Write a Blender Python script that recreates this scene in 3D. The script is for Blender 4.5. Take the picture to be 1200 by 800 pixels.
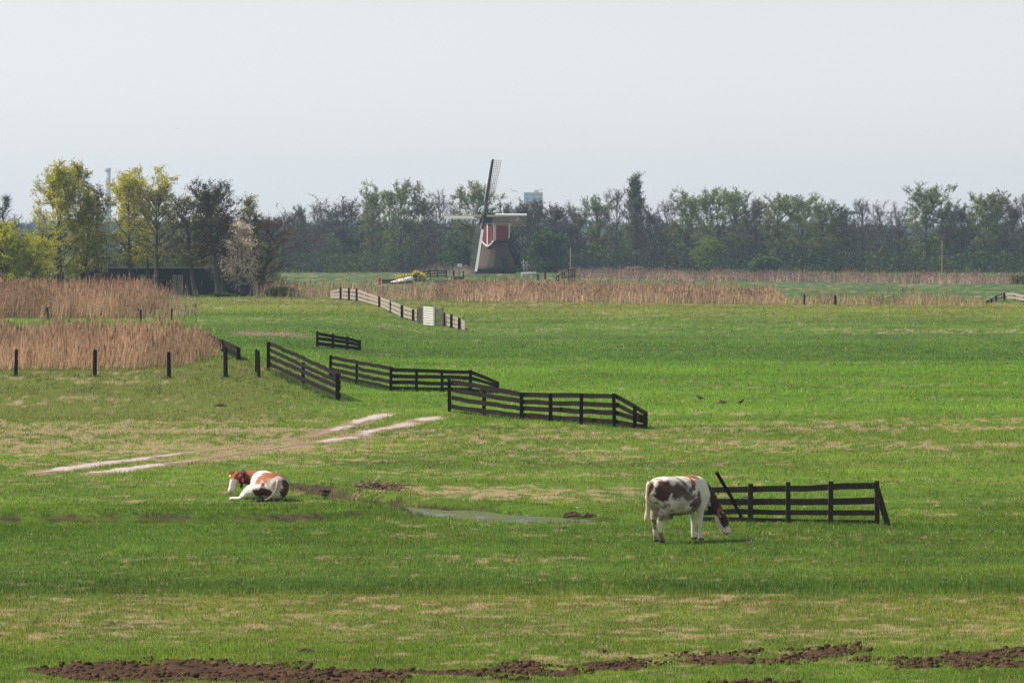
import bpy, math, random
import numpy as np
from mathutils import Vector, Matrix

# ------------------------------------------------------------------ camera, world, sun, exposure
sc = bpy.context.scene
for o in list(bpy.data.objects):
    bpy.data.objects.remove(o)
FPX, CAMH, HOR = 4887.0, 6.4, 280.0            # focal length in pixels of the 1200 wide photograph, eye height, horizon row
PITCH = math.atan((400.0 - HOR) / FPX)
cam_data = bpy.data.cameras.new("camera")
cam_data.sensor_width = 36.0
cam_data.lens = 36.0 * FPX / 1200.0
cam_data.clip_start = 1.0
cam_data.clip_end = 12000.0
cam = bpy.data.objects.new("camera", cam_data)
cam.location = (0, 0, CAMH)
cam.rotation_euler = (math.pi / 2 - PITCH, 0, 0)
sc.collection.objects.link(cam)
sc.camera = cam

HAZE = 0.00013
SUN_EL, SUN_AZ = math.radians(50), math.radians(-80)     # azimuth from +Y, negative to the left
world = bpy.data.worlds.new("World")
sc.world = world
world.use_nodes = True
wn = world.node_tree
wn.nodes.clear()
w_out = wn.nodes.new("ShaderNodeOutputWorld")
w_bg = wn.nodes.new("ShaderNodeBackground")
w_sky = wn.nodes.new("ShaderNodeTexSky")
w_sky.sky_type = 'NISHITA'
w_sky.sun_disc = False
w_sky.sun_elevation = SUN_EL
w_sky.sun_rotation = SUN_AZ
w_sky.air_density = 1.0
w_sky.dust_density = 0.4
w_sky.ozone_density = 1.5
w_bg.inputs["Strength"].default_value = 0.102
w_hs = wn.nodes.new("ShaderNodeHueSaturation")
w_hs.inputs["Saturation"].default_value = 0.30
wn.links.new(w_sky.outputs[0], w_hs.inputs["Color"])
w_tn = wn.nodes.new("ShaderNodeVectorMath"); w_tn.operation = 'MULTIPLY'; w_tn.inputs[1].default_value = (1.01, 0.98, 1.00)
wn.links.new(w_hs.outputs[0], w_tn.inputs[0])
wn.links.new(w_tn.outputs[0], w_bg.inputs["Color"])
wn.links.new(w_bg.outputs[0], w_out.inputs["Surface"])

sun_data = bpy.data.lights.new("sun", 'SUN')
sun_data.energy = 4.8
sun_data.angle = math.radians(0.6)
sun_data.color = (1.0, 0.955, 0.88)
sun = bpy.data.objects.new("sun", sun_data)
sdir = Vector((math.cos(SUN_EL) * math.sin(SUN_AZ), math.cos(SUN_EL) * math.cos(SUN_AZ), math.sin(SUN_EL)))
sun.rotation_euler = sdir.to_track_quat('Z', 'Y').to_euler()
sun.location = sdir * 200
sc.collection.objects.link(sun)

sc.view_settings.view_transform = 'Standard'
sc.view_settings.look = 'None'
sc.view_settings.exposure = 0.46
sc.view_settings.gamma = 1.0
sc.view_settings.use_curve_mapping = False
sc.render.engine = 'CYCLES'
sc.cycles.use_denoising = True
sc.cycles.max_bounces = 6
sc.cycles.volume_bounces = 1
sc.cycles.transparent_max_bounces = 4

# ------------------------------------------------------------------ noise
def _hash(ix, iy, s):
    h = (ix.astype(np.int64) * 374761393 + iy.astype(np.int64) * 668265263 + s * 974711) & 0xFFFFFFFF
    h = ((h ^ (h >> 13)) * 1274126177) & 0xFFFFFFFF
    h = h ^ (h >> 16)
    return (h & 0xFFFFFF) / float(0xFFFFFF)

def vnoise(x, y, s=0):
    x = np.asarray(x, float); y = np.asarray(y, float)
    ix, iy = np.floor(x), np.floor(y)
    fx, fy = x - ix, y - iy
    fx = fx * fx * (3 - 2 * fx); fy = fy * fy * (3 - 2 * fy)
    ix = ix.astype(np.int64); iy = iy.astype(np.int64)
    a = _hash(ix, iy, s); b = _hash(ix + 1, iy, s); c = _hash(ix, iy + 1, s); d = _hash(ix + 1, iy + 1, s)
    return (a * (1 - fx) + b * fx) * (1 - fy) + (c * (1 - fx) + d * fx) * fy

def fbm(x, y, s=0, oct=4):
    t = 0.0; amp = 0.5; tot = 0.0
    for k in range(oct):
        t = t + amp * vnoise(np.asarray(x) * 2 ** k + 17.3 * k, np.asarray(y) * 2 ** k - 9.1 * k, s + k)
        tot += amp; amp *= 0.5
    return t / tot

def sstep(a, b, v):
    t = np.clip((np.asarray(v, float) - a) / (b - a), 0, 1)
    return t * t * (3 - 2 * t)

# ------------------------------------------------------------------ terrain
KH = FPX * CAMH
def py_of(y): return HOR + KH / np.maximum(y, 20.0)
def px_of(x, y): return 600 + FPX * x / np.maximum(y, 20.0)
def flat(px, py):
    y = KH / (py - HOR)
    return ((px - 600) / FPX * y, y)

POND = [flat(*p) for p in [(440, 587), (470, 590.5), (520, 595.5), (560, 596), (593, 600), (637, 603), (672, 605.5), (702, 607),
                           (690, 610), (660, 611.5), (600, 610.5), (543, 608.5), (503, 603.5), (476, 598), (446, 591)]]
RILL = [flat(*p) for p in [(338, 573.5), (372, 576.5), (396, 580.5), (420, 584), (450, 588), (446, 590.5), (415, 587.5), (390, 584), (366, 580), (338, 576.5)]]
def poly_sd(x, y, P):
    """signed distance to a polygon, negative inside"""
    P = np.array(P); n = len(P)
    d = np.full(np.shape(x), 1e9); inside = np.zeros(np.shape(x), bool)
    for i in range(n):
        a = P[i]; b = P[(i + 1) % n]; e = b - a
        t = np.clip(((x - a[0]) * e[0] + (y - a[1]) * e[1]) / (e @ e), 0, 1)
        d = np.minimum(d, np.hypot(x - a[0] - t * e[0], y - a[1] - t * e[1]))
        c = ((a[1] > y) != (b[1] > y)) & (x < (b[0] - a[0]) * (y - a[1]) / (b[1] - a[1] + 1e-12) + a[0])
        inside ^= c
    return np.where(inside, -d, d)

def seg_dist(x, y, pts):
    d = np.full(np.shape(x), 1e9)
    for a, b in zip(pts[:-1], pts[1:]):
        ex, ey = b[0] - a[0], b[1] - a[1]
        t = np.clip(((x - a[0]) * ex + (y - a[1]) * ey) / (ex * ex + ey * ey), 0, 1)
        d = np.minimum(d, np.hypot(x - a[0] - t * ex, y - a[1] - t * ey))
    return d

WATER_Z = -0.055
def scarp_y(x):
    px = px_of(x, 94.0)
    py = np.interp(px, [-400, 0, 100, 200, 300, 360, 420, 470, 1600], [615, 613, 612, 612, 611, 609, 604, 600, 600]) + 2.4 * (fbm(x * 0.5, x * 0 + 3.3, 5) - 0.5)
    return KH / (py - HOR)
def scarp_amt(x):
    px = px_of(x, 94.0)
    return np.clip(1 - (px - 400) / 90, 0, 1)

def ht(x, y):
    x = np.asarray(x, float); y = np.asarray(y, float)
    h = 0.75 * sstep(150, 190, y) * sstep(5.0, 14.0, -x) * (1 - sstep(300, 360, y))
    h = h + 0.5 * np.exp(-(((x + 28) / 17) ** 2 + ((y - 402) / 62) ** 2))
    h = h + 0.9 * np.exp(-(((x + 2) / 13) ** 2 + ((y - 668) / 22) ** 2))
    near = 1 - sstep(260, 420, y)
    h = h + near * (0.16 * (fbm(x * 0.05, y * 0.05, 11, 3) - 0.5) + 0.07 * (fbm(x * 0.35, y * 0.35, 21, 3) - 0.5))
    # furrow across the near pasture
    fy = 76.3 + 0.5 * (fbm(x * 0.12, x * 0 + 1.0, 31, 2) - 0.5)
    h = h - 0.09 * np.exp(-((y - fy) / 0.7) ** 2)
    m = (y > 80) & (y < 130)
    if np.any(m):
        xm, ym = x[m] if x.ndim else x, y[m] if y.ndim else y
        sp = np.minimum(poly_sd(xm, ym, POND), poly_sd(xm, ym, RILL) + 0.05)
        sp = sp + 0.25 * (fbm(xm * 1.1, ym * 0.6, 41, 3) - 0.5)
        carve = np.zeros_like(sp)
        base = 0.2 * (1 - sstep(0.0, 2.2, sp))
        flatten = 1 - sstep(0.0, 3.0, sp)
        st = scarp_amt(xm) * 0.16 * sstep(-0.10, 0.10, ym - scarp_y(xm)) * (1 - sstep(1.0, 7.0, ym - scarp_y(xm)))
        hm = (h[m] if h.ndim else h)
        hm = hm * (1 - flatten) + st
        # far bank stands up, near bank lies low
        yc = np.interp(xm, [-6, -4, 0, 3], [105, 103, 98.5, 95.5])
        farside = sstep(-0.6, 0.6, ym - yc)
        hm = hm + 0.17 * farside * np.exp(-(sp / 1.6) ** 2) * (sp > -0.2) * (0.5 + fbm(xm * 1.5, ym * 1.5, 43, 3))
        hm = hm - 0.03 * (1 - farside) * (1 - sstep(0, 2.0, sp))
        hm = hm - 0.30 * (1 - sstep(-0.20, 0.08, sp))
        if h.ndim: h[m] = hm
        else: h = hm
    return h

def cam_ray(px, py):
    u, v = (px - 600) / FPX, (400 - py) / FPX
    ca, sa = math.cos(PITCH), math.sin(PITCH)
    return np.array([u, ca + v * sa, -sa + v * ca])

def at(px, py):
    """the place on the terrain that shows at a pixel of the photograph"""
    d = cam_ray(px, py)
    ys = np.concatenate([np.arange(50, 250, 0.25), np.arange(250, 1200, 1.0), np.arange(1200, 4000, 10.0)])
    t = ys / d[1]
    X, Z = d[0] * t, CAMH + d[2] * t
    below = Z < ht(X, ys)
    i = int(np.argmax(below)) if below.any() else len(ys) - 1
    y0, y1 = ys[max(i - 1, 0)], ys[i]
    for _ in range(12):
        ym = 0.5 * (y0 + y1); tm = ym / d[1]
        if CAMH + d[2] * tm < float(ht(np.array([d[0] * tm]), np.array([ym]))[0]): y1 = ym
        else: y0 = ym
    t = y1 / d[1]
    x = d[0] * t
    return Vector((x, y1, float(ht(np.array([x]), np.array([y1]))[0])))

def at_y(px, py, Y):
    d = cam_ray(px, py); t = Y / d[1]
    return Vector((d[0] * t, Y, CAMH + d[2] * t))

def gz(x, y): return float(ht(np.array([float(x)]), np.array([float(y)]))[0])

# ------------------------------------------------------------------ colours of the ground
TR1 = [(38, 553), (75, 547), (112, 541)]
TR1b = [(112, 541), (180, 533), (250, 526), (330, 516)]
TR1c = [(322, 517), (360, 511), (400, 500), (425, 492), (452, 484.5)]
TR2 = [(104, 553.5), (150, 547), (200, 540.5), (250, 535)]
TR2b = [(250, 535), (300, 527), (360, 518), (405, 513)]
TR2c = [(395, 514), (440, 504), (475, 496), (512, 488)]
TRACKS = [[flat(*p) for p in q] for q in (TR1 + TR1b[1:] + TR1c[1:], TR2 + TR2b[1:] + TR2c[1:])]
FRINGE = [[flat(*p) for p in q] for q in (TR1, TR1b, TR1c, TR2, TR2b, TR2c)]

def mud_mask(x, y):
    px, py = px_of(x, y), py_of(y)
    c1 = np.interp(px, [-300, 40, 250, 460, 500], [783, 786, 787, 790, 792])
    w1 = np.interp(px, [-300, 20, 60, 120, 430, 470, 482], [0, 0, 5, 12, 10, 7, 0])
    c2 = np.interp(px, [440, 520, 600, 700, 800, 900, 1000, 1200, 1500], [784, 785, 780, 777, 775, 771, 769, 773, 776])
    w2 = np.interp(px, [430, 470, 520, 620, 780, 850, 1000, 1100, 1300, 1600], [0, 4, 4, 10, 8, 10, 10, 8, 9, 0])
    n = fbm(x * 1.3, y * 1.2, 71, 5) - 0.5 + 0.16 * (vnoise(x * 11, y * 9, 72) - 0.5)
    a = np.maximum(1 - np.abs(py - c1) / np.maximum(w1, 0.01) + 1.6 * n, 0) * (w1 > 1) * 1.3
    b = np.maximum(0.55 - np.abs(py - c2) / np.maximum(w2, 0.01) * 0.75 + 2.9 * n, 0) * (w2 > 1)
    c3 = np.maximum(1 - np.abs(py - 803) / 8, 0) * np.clip(1 - np.abs(px - 890) / 60, 0, 1) * 1.4 + 0.8 * n * (py > 797) * (np.abs(px - 890) < 60)
    return np.clip(np.maximum(np.maximum(a, b), c3), 0, 1)

TINT = np.array([1.08, 1.0, 0.55])
PYK = [300, 330, 345, 353, 357, 366, 380, 392, 404, 419, 425, 470, 492, 520, 560, 600, 618, 674, 686, 706, 745, 762, 800, 900]
COLK = np.array([(.05, .10, .04), (.05, .105, .04), (.05, .105, .04), (.07, .12, .035), (.12, .145, .035), (.105, .15, .03), (.07, .135, .022),
                 (.07, .14, .022), (.058, .118, .022), (.052, .112, .02), (.082, .17, .018), (.085, .17, .018), (.085, .155, .02), (.09, .145, .028),
                 (.085, .15, .025), (.08, .145, .024), (.062, .118, .022), (.066, .118, .025), (.046, .095, .018), (.100, .130, .04),
                 (.098, .138, .038), (.085, .14, .025), (.07, .125, .024), (.07, .12, .024)])
DRYW_K = [357, 372, 384, 388, 392, 420, 470, 485, 500, 506, 540, 570, 600, 620, 640, 680, 692, 700, 725, 745, 760, 800]
DRYW_V = [.35, .15, .2, .42, .1, .06, .12, .25, .42, .42, .3, .36, .3, .14, .12, .2, .12, .55, .55, .4, .25, .18]

def ground_col(x, y, blend=True):
    px = px_of(x, y)
    py = py_of(y)
    pe = py + (6.0 + 26.0 * sstep(600, 720, py)) * (fbm(x * 0.10, y * 0.08, 51, 4) - 0.5) * np.clip((py - 340) / 100, 0, 1)
    col = np.stack([np.interp(pe, PYK, COLK[:, k]) for k in range(3)], -1)
    # patchy growth
    n = fbm(x * 0.25, y * 0.10, 52, 4)
    n2 = fbm(x * 1.6, y * 0.9, 53, 3)
    n3_ = fbm(x * 4.5, y * 2.2, 50, 3)
    col = col * (0.42 + 0.50 * n + 0.40 * n2 + 0.32 * n3_)[..., None]
    yel = sstep(0.45, 0.7, fbm(x * 0.6, y * 0.35, 49, 3))[..., None]
    col = col * (1 + yel * np.array([0.12, 0.02, -0.05]))
    # across-field streaks
    lanes = vnoise(x * 0.008, py * 0.22, 54)
    col = col * (0.86 + 0.28 * lanes)[..., None]
    # the drier bank on the left
    bank = np.clip((430 - px) / 130, 0, 1) * sstep(432, 448, py) * (1 - sstep(486, 502, py))
    far_dry = np.clip((400 - px) / 80, 0, 1) * sstep(490, 500, py) * (1 - sstep(524, 545, py))
    olive = np.array([.105, .115, .042])
    a = np.clip(bank * (0.75 + 0.6 * (n2 - 0.5)), 0, 1)[..., None]
    col = col * (1 - a) + olive * a
    w = np.interp(py, DRYW_K, DRYW_V)
    w = w + 0.01 + 0.30 * far_dry + 0.08 * bank
    rgt = np.clip((px - 700) / 250, 0, 1) * np.exp(-((py - 500) / 5.0) ** 2)
    w = w + 0.25 * rgt
    ds = 0.62 * fbm(x * 3.4, 230.0 * np.log(np.maximum(y, 50)), 55, 4) + 0.38 * fbm(x * 0.11, y * 0.30, 56, 3)
    dry = sstep(0.0, 0.16, ds - (0.685 - 0.42 * w))
    fr = np.zeros_like(x)
    mm = (y > 100) & (y < 165) & (x < 2)
    if np.any(mm):
        f = np.full(mm.sum(), 1e9)
        for t in FRINGE: f = np.minimum(f, seg_dist(x[mm], y[mm], t))
        fr[mm] = 1 - sstep(0.12, 0.75, f + 0.5 * (fbm(x[mm] * 1.5, y[mm] * 0.8, 57, 3) - 0.5))
    dry = np.clip(np.maximum(dry * 0.8, fr * 0.8), 0, 1)
    dcol = np.array([.36, .26, .15])
    col = col * TINT
    if blend: col = col * (1 - dry[..., None]) + dcol * dry[..., None]
    # bare soil: path behind the fences, low scarp, pond edge
    soil = np.zeros_like(x)
    pth = np.exp(-((py - 406 - (px - 300) * 0.02) / 3.0) ** 2) * sstep(262, 285, px) * (1 - sstep(335, 380, px))
    soil = np.maximum(soil, 0.9 * pth)
    scol = np.where((py < 420)[..., None], np.array([.22, .15, .11]), np.array([.075, .048, .030]))
    m = (y > 85) & (y < 125)
    if np.any(m):
        xm, ym = x[m], y[m]
        sp = np.minimum(poly_sd(xm, ym, POND), poly_sd(xm, ym, RILL))
        e = np.exp(-((sp - 0.05) / 0.17) ** 2) * sstep(0.38, 0.6, fbm(xm * 1.3, ym * 0.9, 58, 3)) * 1.3
        e = np.maximum(e, (sp < 0.0) * 1.0)
        ss = scarp_amt(xm) * np.exp(-((ym - scarp_y(xm)) / 0.16) ** 2) * sstep(0.48, 0.62, 0.5 * fbm(xm * 0.4, ym * 0.2, 59, 2) + 0.5 * fbm(xm * 2.2, ym * 1.2, 60, 3)) * 1.2
        soil[m] = np.clip(np.maximum(e, ss), 0, 1)
    soil = np.clip(soil, 0, 1)[..., None]
    col = col * (1 - soil) + scol * soil
    return col, dry, soil[..., 0]

# ------------------------------------------------------------------ mesh helpers
C = sc.collection
def link(o, parent=None):
    C.objects.link(o)
    if parent is not None: o.parent = parent
    return o

def tag(o, label=None, cat=None, group=None, kind=None):
    if label: o["label"] = label
    if cat: o["category"] = cat
    if group: o["group"] = group
    if kind: o["kind"] = kind
    return o

def empty(name, loc, rz=0.0):
    o = bpy.data.objects.new(name, None)
    o.empty_display_size = 0.3
    o.location = loc; o.rotation_euler = (0, 0, rz)
    return link(o)

def np_mesh(name, V, F, mat=None, col=None, smooth=False):
    V = np.asarray(V, np.float32); F = np.asarray(F, np.int32)
    me = bpy.data.meshes.new(name)
    n, k = F.shape
    me.vertices.add(len(V)); me.vertices.foreach_set("co", V.ravel())
    me.loops.add(n * k); me.loops.foreach_set("vertex_index", F.ravel())
    me.polygons.add(n); me.polygons.foreach_set("loop_start", np.arange(0, n * k, k, dtype=np.int32))
    me.polygons.foreach_set("loop_total", np.full(n, k, np.int32))
    if smooth: me.polygons.foreach_set("use_smooth", np.ones(n, bool))
    me.update(calc_edges=True)
    if col is not None:
        at_ = me.color_attributes.new("Col", 'FLOAT_COLOR', 'POINT')
        rgba = np.ones((len(V), 4), np.float32); rgba[:, :3] = col
        at_.data.foreach_set("color", rgba.ravel())
    if mat: me.materials.append(mat)
    return me

def np_obj(name, V, F, mat=None, col=None, parent=None, smooth=False):
    return link(bpy.data.objects.new(name, np_mesh(name, V, F, mat, col, smooth)), parent)

class MB:
    """collects boxes, beams and tubes of one part"""
    def __init__(s): s.v = []; s.f = []; s.c = []; s.cur = None
    def add(s, v, f):
        b = len(s.v)
        s.v += [tuple(map(float, p)) for p in v]
        s.f += [tuple(b + i for i in q) for q in f]
        s.c += [s.cur or (1, 1, 1)] * len(v)
    def beam(s, a, b, w, h, up=(0, 0, 1), w2=None, h2=None, off=0.0):
        """box from a to b, w across and h along up"""
        a = np.array(a, float); b = np.array(b, float)
        t = b - a; t /= np.linalg.norm(t) + 1e-9
        up = np.array(up, float)
        sd = np.cross(t, up)
        if np.linalg.norm(sd) < 1e-4: sd = np.cross(t, np.array([0, 1.0, 0]))
        sd /= np.linalg.norm(sd); u = np.cross(sd, t)
        w2 = w if w2 is None else w2; h2 = h if h2 is None else h2
        P = []
        for p, ww, hh in ((a, w, h), (b, w2, h2)):
            for i, j in ((-1, -1), (1, -1), (1, 1), (-1, 1)):
                P.append(p + sd * (i * ww / 2 + off) + u * j * hh / 2)
        s.add(P, [(0, 1, 2, 3), (7, 6, 5, 4), (0, 4, 5, 1), (1, 5, 6, 2), (2, 6, 7, 3), (3, 7, 4, 0)])
    def tube(s, path, rad, n=6):
        path = [np.array(p, float) for p in path]
        rings = []
        for i, p in enumerate(path):
            t = path[min(i + 1, len(path) - 1)] - path[max(i - 1, 0)]
            t /= np.linalg.norm(t) + 1e-9
            ref = np.array([1.0, 0, 0]) if abs(t[0]) < 0.8 else np.array([0, 1.0, 0])
            a = np.cross(t, ref); a /= np.linalg.norm(a); b = np.cross(t, a)
            r = rad[i] if hasattr(rad, '__len__') else rad
            rings.append([p + r * (math.cos(2 * math.pi * k / n) * a + math.sin(2 * math.pi * k / n) * b) for k in range(n)])
        v = [q for r in rings for q in r]; f = []
        for i in range(len(path) - 1):
            for k in range(n):
                f.append((i * n + k, i * n + (k + 1) % n, (i + 1) * n + (k + 1) % n, (i + 1) * n + k))
        f.append(tuple(range(n - 1, -1, -1))); f.append(tuple((len(path) - 1) * n + k for k in range(n)))
        s.add(v, f)
    def build(s, name, mat, parent=None, smooth=False, col=False, origin=None):
        o0 = origin or (0, 0, 0)
        me = bpy.data.meshes.new(name)
        me.from_pydata([(p[0] - o0[0], p[1] - o0[1], p[2] - o0[2]) for p in s.v], [], s.f)
        if smooth:
            for p in me.polygons: p.use_smooth = True
        if col:
            a = me.color_attributes.new("Col", 'FLOAT_COLOR', 'POINT')
            a.data.foreach_set("color", np.array([(*c, 1) for c in s.c], np.float32).ravel())
        me.materials.append(mat); me.update()
        return link(bpy.data.objects.new(name, me), parent)

# ------------------------------------------------------------------ materials
def new_mat(name):
    m = bpy.data.materials.new(name); m.use_nodes = True
    nt = m.node_tree
    return m, nt, nt.nodes["Principled BSDF"], nt.nodes["Material Output"]

def noise_node(nt, scale, detail=4, vec=None, rough=0.6):
    n = nt.nodes.new("ShaderNodeTexNoise")
    n.inputs["Scale"].default_value = scale; n.inputs["Detail"].default_value = detail; n.inputs["Roughness"].default_value = rough
    if vec is not None: nt.links.new(vec, n.inputs["Vector"])
    return n

def mapped(nt, scale):
    tc = nt.nodes.new("ShaderNodeTexCoord"); mp = nt.nodes.new("ShaderNodeMapping")
    mp.inputs["Scale"].default_value = scale
    nt.links.new(tc.outputs["Object"], mp.inputs["Vector"])
    return mp.outputs["Vector"]

def ramp2(nt, fac, c0, c1, p0=0.3, p1=0.7):
    r = nt.nodes.new("ShaderNodeValToRGB")
    r.color_ramp.elements[0].position = p0; r.color_ramp.elements[0].color = (*c0, 1)
    r.color_ramp.elements[1].position = p1; r.color_ramp.elements[1].color = (*c1, 1)
    nt.links.new(fac, r.inputs["Fac"])
    return r.outputs["Color"]

def mat_two(name, c0, c1, scale=(3, 3, 3), rough=0.85, bump=0.3, nscale=4.0, dist=0.02, metallic=0.0, spec=0.25):
    m, nt, b, out = new_mat(name)
    vec = mapped(nt, scale)
    n = noise_node(nt, nscale, 6, vec)
    nt.links.new(ramp2(nt, n.outputs["Fac"], c0, c1), b.inputs["Base Color"])
    b.inputs["Roughness"].default_value = rough; b.inputs["Metallic"].default_value = metallic
    b.inputs["Specular IOR Level"].default_value = spec
    if bump:
        bp = nt.nodes.new("ShaderNodeBump"); bp.inputs["Strength"].default_value = bump; bp.inputs["Distance"].default_value = dist
        nt.links.new(n.outputs["Fac"], bp.inputs["Height"]); nt.links.new(bp.outputs[0], b.inputs["Normal"])
    return m

def mat_col(name, rough=0.8, transl=0.0, var=0.25, nscale=3.0, bump=0.0, dist=0.03, spec=0.2, vscale=(1, 1, 1)):
    """colour attribute with a little noise; leaves let some light through"""
    m, nt, b, out = new_mat(name)
    at_ = nt.nodes.new("ShaderNodeAttribute"); at_.attribute_name = "Col"
    src = at_.outputs["Color"]
    n = noise_node(nt, nscale, 5, mapped(nt, vscale))
    if var:
        mr = nt.nodes.new("ShaderNodeMapRange"); mr.inputs["From Min"].default_value = 0.25; mr.inputs["From Max"].default_value = 0.75
        mr.inputs["To Min"].default_value = 1 - var; mr.inputs["To Max"].default_value = 1 + var
        nt.links.new(n.outputs["Fac"], mr.inputs["Value"])
        vm = nt.nodes.new("ShaderNodeVectorMath"); vm.operation = 'SCALE'
        nt.links.new(src, vm.inputs[0]); nt.links.new(mr.outputs[0], vm.inputs["Scale"])
        src = vm.outputs["Vector"]
    nt.links.new(src, b.inputs["Base Color"])
    b.inputs["Roughness"].default_value = rough; b.inputs["Specular IOR Level"].default_value = spec
    if bump:
        bp = nt.nodes.new("ShaderNodeBump"); bp.inputs["Strength"].default_value = bump; bp.inputs["Distance"].default_value = dist
        nt.links.new(n.outputs["Fac"], bp.inputs["Height"]); nt.links.new(bp.outputs[0], b.inputs["Normal"])
    if transl:
        tr = nt.nodes.new("ShaderNodeBsdfTranslucent"); nt.links.new(src, tr.inputs["Color"])
        mx = nt.nodes.new("ShaderNodeMixShader"); mx.inputs["Fac"].default_value = transl
        nt.links.new(b.outputs[0], mx.inputs[1]); nt.links.new(tr.outputs[0], mx.inputs[2]); nt.links.new(mx.outputs[0], out.inputs["Surface"])
    return m

M = {}
M['ground'] = mat_col("pasture", 0.95, 0, 0.28, 5.0, 0.6, 0.05, 0.1)
M['grass'] = mat_col("grass_blades", 0.7, 0.35, 0.0, 1.0, 0, spec=0.2)
M['leaf'] = mat_col("leaves_and_twigs", 0.75, 0.3, 0.0, 1.0, 0, spec=0.15)
M['reed'] = mat_col("dry_reed", 0.8, 0.25, 0.0, 1.0, 0, spec=0.15)
M['bark'] = mat_two("bark", (.045, .038, .032), (.10, .085, .07), (6, 6, 1.5), 0.95, 0.6)
M['darkwood'] = mat_two("tarred_wood", (.007, .0055, .0045), (.030, .022, .016), (9, 9, 4), 0.95, 0.5, 3, spec=0.06)
M['mosswood'] = mat_two("mossy_wood", (.016, .013, .009), (.055, .046, .027), (10, 10, 6), 0.9, 0.5, 3)
M['palewood'] = mat_two("weathered_wood", (.20, .155, .12), (.42, .35, .29), (8, 8, 6), 0.9, 0.4, 3)
M['whitewood'] = mat_two("whitewashed_wood", (.50, .46, .42), (.80, .78, .75), (8, 8, 8), 0.8, 0.3, 3)
M['mud'] = mat_col("wet_soil", 0.9, 0, 0.35, 14.0, 0.7, 0.04, 0.12)
M['track'] = mat_col("shell_grit", 0.95, 0, 0.3, 5.0, 0.5, 0.03, 0.15)

# ------------------------------------------------------------------ ground sheet
rng = np.random.default_rng(7)
rows = [-300, -60, 10, 35, 48, 54]
y = 57.0
while y < 128: rows.append(y); y += 0.21
while y < 820: rows.append(y); y *= 1.0085
while y < 4300: rows.append(y); y *= 1.06
rows.append(4300.0)
rows = np.array(rows)
s_in = np.linspace(-0.165, 0.165, 331)
s_out = np.array([0.18, 0.21, 0.26, 0.34, 0.5, 0.8, 1.4, 2.6, 5.0])
s = np.concatenate([-s_out[::-1], s_in, s_out])
RR, SS = np.meshgrid(rows, s, indexing='ij')
GX = np.clip(SS * np.maximum(RR, 57.0), -3900, 3900)
# beyond the dense fan keep the columns apart so that no two coincide
GX = np.where(np.abs(GX) >= 3900, np.sign(GX) * (3900 + 10 * np.abs(SS)), GX)
GY = RR.copy()
gx, gy = GX.ravel(), GY.ravel()
gzv = ht(gx, gy)
gc, gdry, gsoil = ground_col(gx, np.maximum(gy, 52))
nr, nc = GX.shape
idx = np.arange(nr * nc).reshape(nr, nc)
F4 = np.stack([idx[:-1, :-1], idx[:-1, 1:], idx[1:, 1:], idx[1:, :-1]], -1).reshape(-1, 4)
mm = mud_mask(gx, gy)[:, None]
gc = gc * (1 - mm) + np.array([.06, .036, .024]) * mm
ground = np_obj("ground", np.stack([gx, gy, gzv], -1), F4, M['ground'], gc * 0.80, None, True)
tag(ground, kind="structure")

# churned mud strips
mx_ = np.arange(-12.5, 12.5, 0.032); my_ = np.arange(58.0, 66.2, 0.042)
MX, MY = np.meshgrid(mx_, my_)
mmk = mud_mask(MX, MY)
clod = fbm(MX * 3.2, MY * 2.6, 81, 3)
clod2 = np.abs(fbm(MX * 7, MY * 6, 85, 3) - 0.5) * 2; clod3 = vnoise(MX * 17, MY * 15, 89)
MZ = ht(MX.ravel(), MY.ravel()).reshape(MX.shape) - 0.05 + sstep(0.02, 0.35, mmk) * (0.032 + 0.05 * np.maximum(clod - 0.3, 0) + 0.035 * (0.6 - clod2) + 0.025 * clod3)
mcol = np.array([.056, .029, .014]) * (0.35 + 1.1 * fbm(MX * 2.6, MY * 1.9, 88, 3) + 0.35 * clod3)[..., None]
ii = np.arange(MX.size).reshape(MX.shape)
keep = (mmk[:-1, :-1] > 0.005) | (mmk[1:, 1:] > 0.005)
FM = np.stack([ii[:-1, :-1], ii[:-1, 1:], ii[1:, 1:], ii[1:, :-1]], -1)[keep]
used = np.unique(FM); remap = np.zeros(MX.size, int); remap[used] = np.arange(len(used))
VM = np.stack([MX.ravel(), MY.ravel(), MZ.ravel()], -1)[used]
# loose clods over the churned soil
nk = 26000
kx = rng.uniform(-12.4, 12.4, nk); ky = rng.uniform(58.2, 66.0, nk)
okk = mud_mask(kx, ky) > 0.04; kx, ky = kx[okk], ky[okk]; nk = len(kx)
cube = np.array([(-1, -1, -1), (1, -1, -1), (1, 1, -1), (-1, 1, -1), (-1, -1, 1), (1, -1, 1), (1, 1, 1), (-1, 1, 1)], float)
cf = np.array([(3, 2, 1, 0), (4, 5, 6, 7), (0, 1, 5, 4), (1, 2, 6, 5), (2, 3, 7, 6), (3, 0, 4, 7)])
sz = rng.gamma(2.0, 0.0065, nk).clip(0.006, 0.05)
kv = cube[None] * sz[:, None, None] * rng.uniform(0.45, 1.2, (nk, 8, 3)) * np.array([1.25, 1.0, 0.8])
ang = rng.uniform(0, 6.28, nk); ca_, sa_ = np.cos(ang)[:, None], np.sin(ang)[:, None]
kv = np.stack([kv[..., 0] * ca_ - kv[..., 1] * sa_, kv[..., 0] * sa_ + kv[..., 1] * ca_, kv[..., 2]], -1)
kv = kv + np.stack([kx, ky, ht(kx, ky) + 0.012 + sz * 0.3], -1)[:, None]
kc = np.repeat(np.array([.062, .034, .018]) * rng.uniform(0.3, 1.9, (nk, 1)), 8, 0)
FK = (cf[None] + 8 * np.arange(nk)[:, None, None]).reshape(-1, 4) + len(VM)
VM = np.concatenate([VM, kv.reshape(-1, 3)])
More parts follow.
